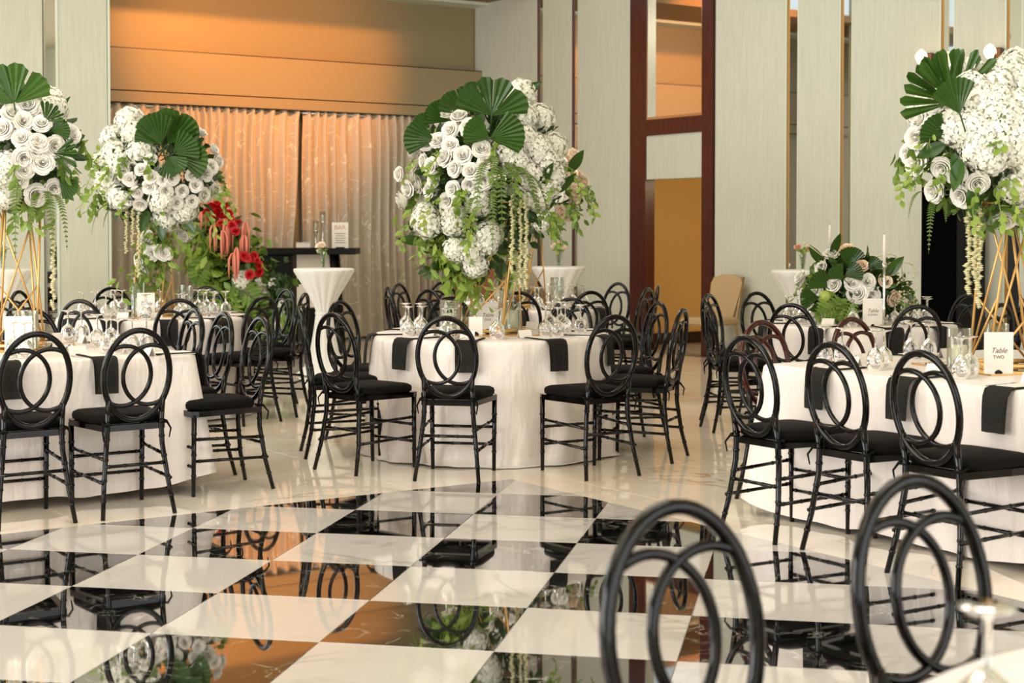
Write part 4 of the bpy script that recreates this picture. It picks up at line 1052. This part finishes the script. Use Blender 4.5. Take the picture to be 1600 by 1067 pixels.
A.hang(82, 330, STR[0], 1, 0, 'hanging_strand', 0, (.7, .7, .55))
A.tail([(20, 300), (50, 320)], 70, .07, .12, 'leaf'); A.backside(10, 4, .058, .09)

# --- front right arrangement
PR = Vector((2.36, 7.38, 0))
tray(PR, 'square mirror tray with gold rim under the right stand', .32)
root = thing('flower_arrangement', 'large white hydrangea and rose arrangement on gold rods at right picture edge', 'flowers', (PR.x, PR.y, ZS))
stand(root, 0, .78, .20, .8, .12)
A = Arr(root, (pd(1562, 215, PR.y).x, PR.y, 1.82), (.44, .38, .42), PR.y, 51); A.filler(0, 800, .08)
for x, y in scaled([(835, 270), (850, 335), (800, 505), (760, 490), (850, 500), (900, 380), (960, 375), (930, 420), (1000, 260), (1040, 230), (960, 300), (1060, 300), (870, 600), (900, 530), (980, 520), (1030, 460), (1060, 400), (650, 430), (960, 560), (1040, 600), (1040, 760), (1100, 500), (1090, 650), (1000, 440), (1040, 540), (920, 620), (1120, 400), (1110, 260)], S1, 1180, 0): A.hyd(x, y, .088)
for x, y in scaled([(950, 640), (885, 730), (815, 780), (705, 760), (640, 545), (740, 670), (795, 690), (660, 390), (630, 650), (990, 880), (1060, 860), (700, 500), (640, 440), (710, 400), (600, 610), (650, 480)], S1, 1180, 0): A.rose(x, y, .058)
A.fan(1482, 152, -38, .22, 3, .05, .04); A.fan(1490, 160, -62, .26, 3, .1, .02); A.fan(1498, 150, 0, .22, 3, 0, -.05); A.fan(1500, 178, -20, .17, 2, .1, .08); A.fan(1480, 215, -60, .14, 2)
for x, y, a in ((1490, 240, 170), (1500, 250, 190), (1520, 290, 180), (1475, 225, -120)): A.bigleaf(x, y, a, .15)
for x, y, az, sz in ((1462, 255, 195, .26), (1448, 300, 200, .24), (1462, 315, 240, .28), (1470, 310, -90, .22)): A.hang(x, y, FERN[1 if az < 235 else 0], sz, az)
for x, y, az, sz in ((1450, 240, 190, .2), (1465, 190, 200, .18), (1520, 300, -100, .25), (1555, 290, -90, .28), (1440, 260, 190, .22), (1570, 280, -80, .3), (1590, 330, -90, .3), (1480, 180, 200, .2)): A.hang(x, y, A.rnd.choice(SPR), sz, az, 'leaf_sprig')
for x, y, l in ((1514, 325, .40), (1524, 320, .34), (1530, 322, .47)): A.hang(x, y, STR[0], 1, 0, 'hanging_strand', .02, (.8, .8, l))
A.tail([(1460, 200), (1480, 280), (1530, 310), (1590, 300)], 200, .06, .12, 'leaf'); A.backside(12, 8, .055, .09)

# --- low arrangement on the back right table
PB = Vector((TRB.x-.02, TRB.y-.05, 0))
root = thing('flower_arrangement', 'low cream and green arrangement with fan leaves and apple on back right table', 'flowers', (PB.x, PB.y, TZ+.0025))
A = Arr(root, (pd(1340, 440, PB.y).x, PB.y, .99), (.36, .26, .24), PB.y, 61); A.filler(0, 700, .09, 'leaf_dark')
part('low_vase', MB().lathe([(.10, 0), (.16, .04), (.17, .10), (.12, .14)], 20), M['silver'], root)
S5 = 280/1494
for x, y, k in ((430, 520, 'rose'), (540, 665, 'rose'), (705, 650, 'rose'), (830, 640, 'rose'), (745, 735, 'rose'), (865, 760, 'rose'), (985, 630, 'peach'), (1060, 780, 'peach'), (265, 640, 'rose'), (445, 870, 'rose'), (525, 400, 'rose'), (1010, 525, 'rose'), (645, 360, 'peach'), (715, 395, 'peach'), (385, 700, 'rose'), (1150, 690, 'peach'), (1220, 830, 'rose'), (260, 590, 'rose'), (770, 500, 'peach')):
    A.rose(1200+x*S5, 320+y*S5, .062 if x not in (745, 865) else .08, k)
A.fan(1326, 418, 8, .155, 2, .2, .04); A.fan(1318, 436, -48, .13, 2, .2, .05); A.fan(1293, 450, -50, .15, 2, .2, .02); A.fan(1320, 432, 60, .13, 2, .2, .04); A.fan(1355, 420, 50, .11, 2); A.fan(1280, 465, -90, .14, 2, .1)
for x, y, a in ((1310, 460, -130), (1320, 470, -120), (1330, 475, -140), (1300, 475, -100), (1285, 412, -30), (1300, 400, 10), (1385, 430, 40), (1330, 465, -160), (1310, 480, -115)): A.bigleaf(x, y, a, .18, MON if a < -110 else None)
for x, y, az, sz in ((1290, 400, 190, .22), (1262, 440, 180, .2), (1395, 470, -20, .25), (1410, 450, 0, .25), (1400, 480, -40, .2), (1275, 430, 180, .2)): A.hang(x, y, A.rnd.choice(SPD), sz, az, 'leaf_sprig')
p_, d_ = A.at(1287, 462); ap = link('apple', MB().lathe([(.004, .030), (.02, .036), (.036, .022), (.040, 0), (.032, -.026), (.014, -.036), (.003, -.032)], 16).mesh('apple', M['apple']), root, mw=Matrix.Translation(p_-A.o+Vector((0, -.05, 0))) @ Matrix.Rotation(-.9, 4, 'X'))
vb = MB()
for pts in (([(1345, 440), (1350, 420), (1365, 402), (1390, 396), (1403, 401)]), [(1350, 430), (1375, 415), (1400, 408), (1425, 412), (1432, 425), (1428, 432)], [(1345, 435), (1350, 425), (1372, 418)], [(1415, 480), (1412, 440), (1408, 412)], [(1285, 400), (1270, 388), (1257, 380)]):
    q_ = [pd(x, y, PB.y-.12)-A.o for x, y in pts]; vb.tube(q_, .004, 5)
    for v_ in q_[2:]: vb.lathe([(.002, -.012), (.012, 0), (.002, .012)], 6, tuple(v_))
part('curling_vine', vb, M['strand'], root)
ber = MB()
for _ in range(70):
    p_ = pd(1412+A.rnd.gauss(0, 9), 455+A.rnd.gauss(0, 24), PB.y-.15+A.rnd.gauss(0, .04))-A.o; r0 = .010; x, y, z = p_
    ber.add([(x, y, z+r0), (x+r0, y, z), (x, y+r0, z), (x-r0, y, z), (x, y-r0, z), (x, y, z-r0)], [(0, 1, 2), (0, 2, 3), (0, 3, 4), (0, 4, 1), (5, 2, 1), (5, 3, 2), (5, 4, 3), (5, 1, 4)], True)
bo = part('blossom_spray', ber, M['strand'], root); bo['kind'] = 'stuff'
# taper candles
for px, ytop, yw, ybase, Yc, lab in ((1381, 366, 412, 497, PB.y-.42, 'silver candlestick in front of the low arrangement on back right table'), (1296, 351, 392, 480, PB.y+.30, 'silver candlestick behind the low arrangement on back right table')):
    base = pd(px, ybase, Yc); zc = pd(px, yw, Yc).z; zt_ = pd(px, ytop, Yc).z; zb = TZ+.0025
    t = thing('candlestick', lab, 'candlestick', (base.x, Yc, zb))
    hh = zc-zb
    part('base', MB().lathe([(.045, 0), (.045, .006), (.02, .016), (.008, .028)], 16), M['silver'], t)
    part('stem', MB().lathe([(.007, .02), (.010, hh*.3), (.007, hh*.34), (.010, hh*.7), (.007, hh*.74), (.010, hh-.03), (.017, hh-.02), (.014, hh)], 12), M['silver'], t)
    c = thing('taper_candle', 'white taper candle in the '+lab.replace('in front of', 'before').split(' on back')[0], 'candle', (base.x, Yc, zc+.0005))
    part('wax', MB().lathe([(.011, 0), (.0105, (zt_-zc)*.8), (.007, (zt_-zc)*.97), (.002, zt_-zc)], 12), M['card'], c)
    part('wick', MB().tube([(0, 0, zt_-zc-.002), (0, 0, zt_-zc+.01)], .001, 4), M['dark'], c)

# --- red arrangement before the bar
YR = 16.0
PRd = pd(365, 480, YR); root = thing('floor_arrangement', 'green foliage arrangement with red roses and pink tassels left of the bar', 'flowers', (PRd.x, YR, 0))
A = Arr(root, (pd(355, 430, YR).x, YR, 1.02), (.42, .30, .52), YR, 71)
part('planter', MB().lathe([(.20, 0), (.22, .02), (.26, .42), (.24, .44), (.20, .40)], 20), M['dark'], root)
def leaf_cloud(pts, nl, leaf, rad, mt): A.tail(pts, nl, leaf, rad, mt, .02)
leaf_cloud([(310, 365), (335, 400), (345, 440), (350, 480), (370, 500)], 620, .13, .24, 'leaf_light')
leaf_cloud([(330, 350), (370, 375), (380, 420), (410, 470), (400, 500), (440, 500)], 520, .13, .22, 'leaf')
leaf_cloud([(340, 345), (360, 400), (360, 470)], 300, .12, .15, 'leaf_dark')
leaf_cloud([(420, 420), (440, 450), (440, 500)], 160, .12, .14, 'leaf_dark')
for x, y in ((328, 331), (338, 323), (345, 318), (343, 330), (352, 327), (361, 334), (336, 344), (364, 342), (348, 350), (368, 353), (372, 362), (391, 404), (398, 405), (406, 407), (410, 415), (395, 430), (410, 427), (356, 322), (402, 402), (333, 322), (342, 325), (350, 338), (358, 340), (340, 336), (376, 348), (386, 402)): A.rose(x, y-2, .052, 'red', *[q+Vector((0, -.16*(1-i_), 0)) for i_, q in enumerate(A.at(x, y-2))])
for x, y in ((381, 438), (409, 446), (414, 453), (430, 445), (418, 462), (405, 464), (441, 478), (441, 495), (438, 510)): A.hyd(x, y, .10 if x < 400 else .075)
for x, y in ((390, 455), (392, 461), (300, 362), (290, 340)): A.rose(x, y, .075, 'rose')
for x, y, l in ((315, 333, .20), (335, 355, .30), (352, 348, .38), (360, 352, .3), (370, 392, .32), (383, 354, .34), (347, 365, .3), (382, 372, .25), (366, 400, .3)): A.hang(x, y, A.rnd.choice(BUN), 1, A.rnd.uniform(0, 360), 'amaranthus_tassel', .12, (.30, .30, l))
for x, y, a, sz in ((352, 450, 160, .4), (362, 440, 130, .35), (330, 440, 190, .35), (375, 470, 150, .3), (320, 400, 200, .3)): A.bigleaf(x, y, a, sz, MON)

# ------------------------------------------------------------------ bar
YB = 17.5; zb = 1.19
bl = pd(383, 390, YB); br = pd(556, 390, YB); bx = (bl.x+br.x)/2; bw = br.x-bl.x+.35
root = thing('bar_counter', 'black bar counter with overhanging top before the curtain', 'bar', (bx-.17, YB+.2, 0))
part('countertop', MB().box((0, 0, zb-.035), (bw, .55, .07), 0, .006), M['dark'], root)
xl = lambda px: pd(px, 400, YB).x-root.location.x
part('cabinet', MB().box(((xl(455)-bw/2)/2, .03, (zb-.07)/2), (xl(461)+bw/2-.02, .44, zb-.07), 0, .006), M['dark'], root)
part('leg', MB().tube([(xl(519), -.18, zb-.07), (xl(529), -.18, 0)], .035, 4), M['dark'], root)
part('leg', MB().tube([(xl(519), .22, zb-.07), (xl(529), .22, 0)], .035, 4), M['dark'], root)
part('front_panel', MB().box(((xl(462)+xl(519))/2, -.12, .82), (xl(519)-xl(462), .012, .60), 0, .003), M['card'], root)
part('lower_panel', MB().box(((xl(462)+xl(519))/2, -.10, .26), (xl(519)-xl(462), .02, .50), 0, .003), M['dark'], root)
link('lettering', text_mesh('Cheers', .13, .35, .001), root, loc=((xl(462)+xl(519))/2, -.128, .86), rot=(pi/2, 0, 0))
p = pd(530, 387, YB); t = thing('bar_sign', 'white sign reading BAR standing on right end of the bar', 'sign', (p.x, YB+.1, zb+.0005), 0)
part('card', MB().box((0, 0, .145), (.185, .006, .29)), M['card'], t)
link('lettering', text_mesh('BAR', .07, 0, .001, 'pinkink'), t, loc=(0, -.0042, .232), rot=(pi/2, 0, 0))
for k in range(5): part('text_line', MB().box((0, -.0038, .165-.026*k), (.12-.02*(k % 2), .0012, .007)), M['ink'], t)
part('stand_foot', MB().box((0, .03, .006), (.10, .08, .012), 0, .003), M['dark'], t)
for px, hh, gh, lab in ((503, .30, .11, 'taller candle holder with glass shade on the bar'), (492, .20, .11, 'shorter candle holder with glass shade on the bar')):
    p = pd(px, 387, YB); t = thing('candle_holder', lab, 'candle holder', (p.x, YB+.08, zb+.0005))
    part('pedestal', MB().lathe([(.035, 0), (.03, .012), (.012, .04), (.02, hh*.3), (.012, hh*.4), (.015, hh*.8), (.03, hh-.012), (.034, hh)], 14), M['silver'], t)
    part('glass_shade', MB().lathe([(.032, hh+.001), (.034, hh+gh), (.030, hh+gh), (.029, hh+.008), (.001, hh+.008)], 16, cap=False), M['thin'], t)
    part('candle', MB().lathe([(.02, hh+.009), (.02, hh+gh*.7), (.004, hh+gh*.7)], 12), M['ivory'], t)
p = pd(474, 387, YB); t = thing('napkin_box', 'low white box at the middle of the bar top', 'box', (p.x, YB+.05, zb+.0005))
part('box_body', MB().box((0, 0, .028), (.16, .12, .055), 0, .008), M['card'], t); part('box_lid', MB().box((0, 0, .0605), (.166, .126, .009), 0, .003), M['card'], t)

# ------------------------------------------------------------------ cocktail tables and bud vases
def cocktail(px, Y, zt, label, vlab, flowers, vx=0):
    c = pd(px, 400, Y); t = thing('cocktail_table', label, 'table', (c.x, Y, 0), 0, 'cocktail tables under white stretch covers')
    part('pole', MB().lathe([(.035, .01), (.03, zt-.02)], 12), M['silver'], t)
    part('base_plate', MB().lathe([(.24, 0), (.24, .01), (.05, .025)], 24), M['silver'], t)
    n = 96; lv = [(.12, zt), (.27, zt), (.288, zt-.003), (.292, zt-.012), (.288, zt-.03), (.262, zt-.07), (.21, zt-.15), (.15, zt-.25), (.098, zt-.35), (.078, zt-.41), (.075, zt-.43), (.082, zt-.46), (.10, zt-.6), (.135, zt-.8), (.19, .08), (.245, .03), (.27, .012)]
    vs = []; fs = []
    for k, (r, z) in enumerate(lv):
        f = 0 if k < 4 else min(1, (k-3)/4) if k < 10 else max(.25, 1-(k-10)/7)
        for i in range(n):
            q = 2*pi*i/n; rr = r*(1+.13*f*(abs(sin(8*q+.6*sin(3*q)))**.6-.6)+.03*f*sin(5*q)); vs.append((rr*cos(q), rr*sin(q), z))
    for k in range(len(lv)-1):
        for i in range(n): j = (i+1) % n; fs.append((k*n+j, k*n+i, (k+1)*n+i, (k+1)*n+j))
    fs.append(tuple(range(n))); mb = MB(); mb.add(vs, fs, True)
    cl = part('stretch_cover', mb, M['spandex'], None); cl.location = (c.x, Y, .001); tag(cl, label.replace('cocktail table', 'stretch cover of the cocktail table'), 'table cover', 'white stretch covers')
    part('tie_band', MB().lathe([(.085, zt-.445), (.088, zt-.43), (.085, zt-.415)], 24, cap=False), M['spandex'], cl)
    v = thing('bud_vase', vlab, 'vase', (c.x+vx, Y-.05, zt+.0025))
    part('glass_body', MB().lathe([(.026, 0), (.022, .02), (.024, .06), (.036, .16), (.033, .16), (.021, .06), (.018, .01), (.001, .01)], 16, cap=False), M['thin'], v)
    rnd = random.Random(px); sm = MB()
    for k in range(8): sm.tube([(rnd.uniform(-.01, .01), rnd.uniform(-.01, .01), .012), (rnd.uniform(-.03, .03), rnd.uniform(-.03, .03), .19)], .0025, 4)
    part('stems', sm, M['stem'], v)
    for (x, y, z, kd, s_) in flowers:
        link('rose', R_[kd][0], v, mw=face_mat(Vector((x, y, z)), Vector((x*4, -.5, .8)), s_))
    lm = MB()
    for k in range(12): leaf_geo(lm, Vector((rnd.uniform(-.03, .03), rnd.uniform(-.02, .02), .17)), rand_dir(rnd)+Vector((0, 0, .3)), rand_dir(rnd), .06, .04)
    part('leaves', lm, M['leaf_light'], v)
cocktail(506, 15.0, 1.025, 'white draped cocktail table in front of the black bar', 'clear bud vase with pale pink rose on the cocktail table before the bar', [(-.02, -.01, .22, 'peach', .045), (-.03, 0, .17, 'rose', .03)])
cocktail(873, 16.8, 1.0, 'white draped cocktail table left of the mahogany door frame', 'clear bud vase with pink flowers on the cocktail table right of centre flowers', [(-.05, 0, .22, 'peach', .035), (.05, 0, .20, 'peach', .035), (0, -.02, .24, 'pink', .03), (.09, 0, .23, 'rose', .025)])
cocktail(1253, 15.0, 1.01, 'white draped cocktail table right of the tan banquet chair', 'clear bud vase with two coral flowers near the low arrangement', [(-.05, 0, .22, 'pink', .036), (.06, 0, .20, 'pink', .038)])
cocktail(2, 14.6, 1.03, 'white draped cocktail table at the far left picture edge', 'clear bud vase with small white flowers at the left picture edge', [(0, 0, .22, 'rose', .03), (.03, 0, .20, 'rose', .03)], .03)

# ------------------------------------------------------------------ banquet chairs
def banquet(loc, rz_, fab, label):
    t = thing('banquet_chair', label, 'chair', loc, rz_)
    def pad(c, dx, dy, dz): return MB().box(c, (dx, dy, dz), 0, .02)
    part('seat', pad((0, 0, .44), .42, .44, .08), M[fab], t)
    out = [(-.15, 0), (.15, 0), (.185, .22), (.20, .36), (.17, .42), (.06, .455), (-.06, .455), (-.17, .42), (-.20, .36), (-.185, .22)]
    vs = [(x, y0_+(-.13*z/.455), z+.47) for y0_ in (-.19, -.235) for x, z in out]; n = len(out)
    fs = [tuple(range(n)), tuple(range(2*n-1, n-1, -1))]+[((i+1) % n, i, i+n, (i+1) % n+n) for i in range(n)]
    mb = MB(); mb.add(vs, fs); part('backrest', mb, M[fab], t)
    part('handle_ring', MB().tube([(.05*cos(q), -.345-.0, .885+.022*sin(q)) for q in [2*pi*i/14 for i in range(14)]], .006, 6, True), M['bronze'], t)
    for sx in (-1, 1):
        part('leg', MB().tube([(sx*.2, .19, .42), (sx*.21, .22, .36), (sx*.215, .23, 0)], .012, 8), M['bronze'], t)
        part('leg', MB().tube([(sx*.19, -.34, .90), (sx*.19, -.2, .45), (sx*.2, -.26, 0)], .012, 8), M['bronze'], t)
    return t
d_ = -u
banquet(AB(.50, rb(1165)+.0, 0), atan2(-d_.x, d_.y)+.22, 'tan', 'tan padded banquet chair against the right wall beside the doorway')
banquet((pd(712, 430, 18.6).x, 18.6, 0), 2.6, 'brownfab', 'brown padded banquet chair behind centre flowers, left one')
banquet((pd(758, 430, 18.3).x, 18.3, 0), 2.9, 'brownfab', 'brown padded banquet chair behind centre flowers, right one')
# equipment cases right of the cocktail table
c = AB(.45, rb(905)-.1, 0)
t = thing('equipment_case', 'silver equipment case stacked by the wall right of cocktail table', 'case', c, UA)
part('case_body', MB().box((0, 0, .31), (.5, .6, .62), 0, .01), M['case'], t); part('case_lid', MB().box((0, 0, .65), (.51, .61, .06), 0, .01), M['case'], t)
part('latch', MB().box((-.26, 0, .6), (.01, .08, .06)), M['silver'], t)
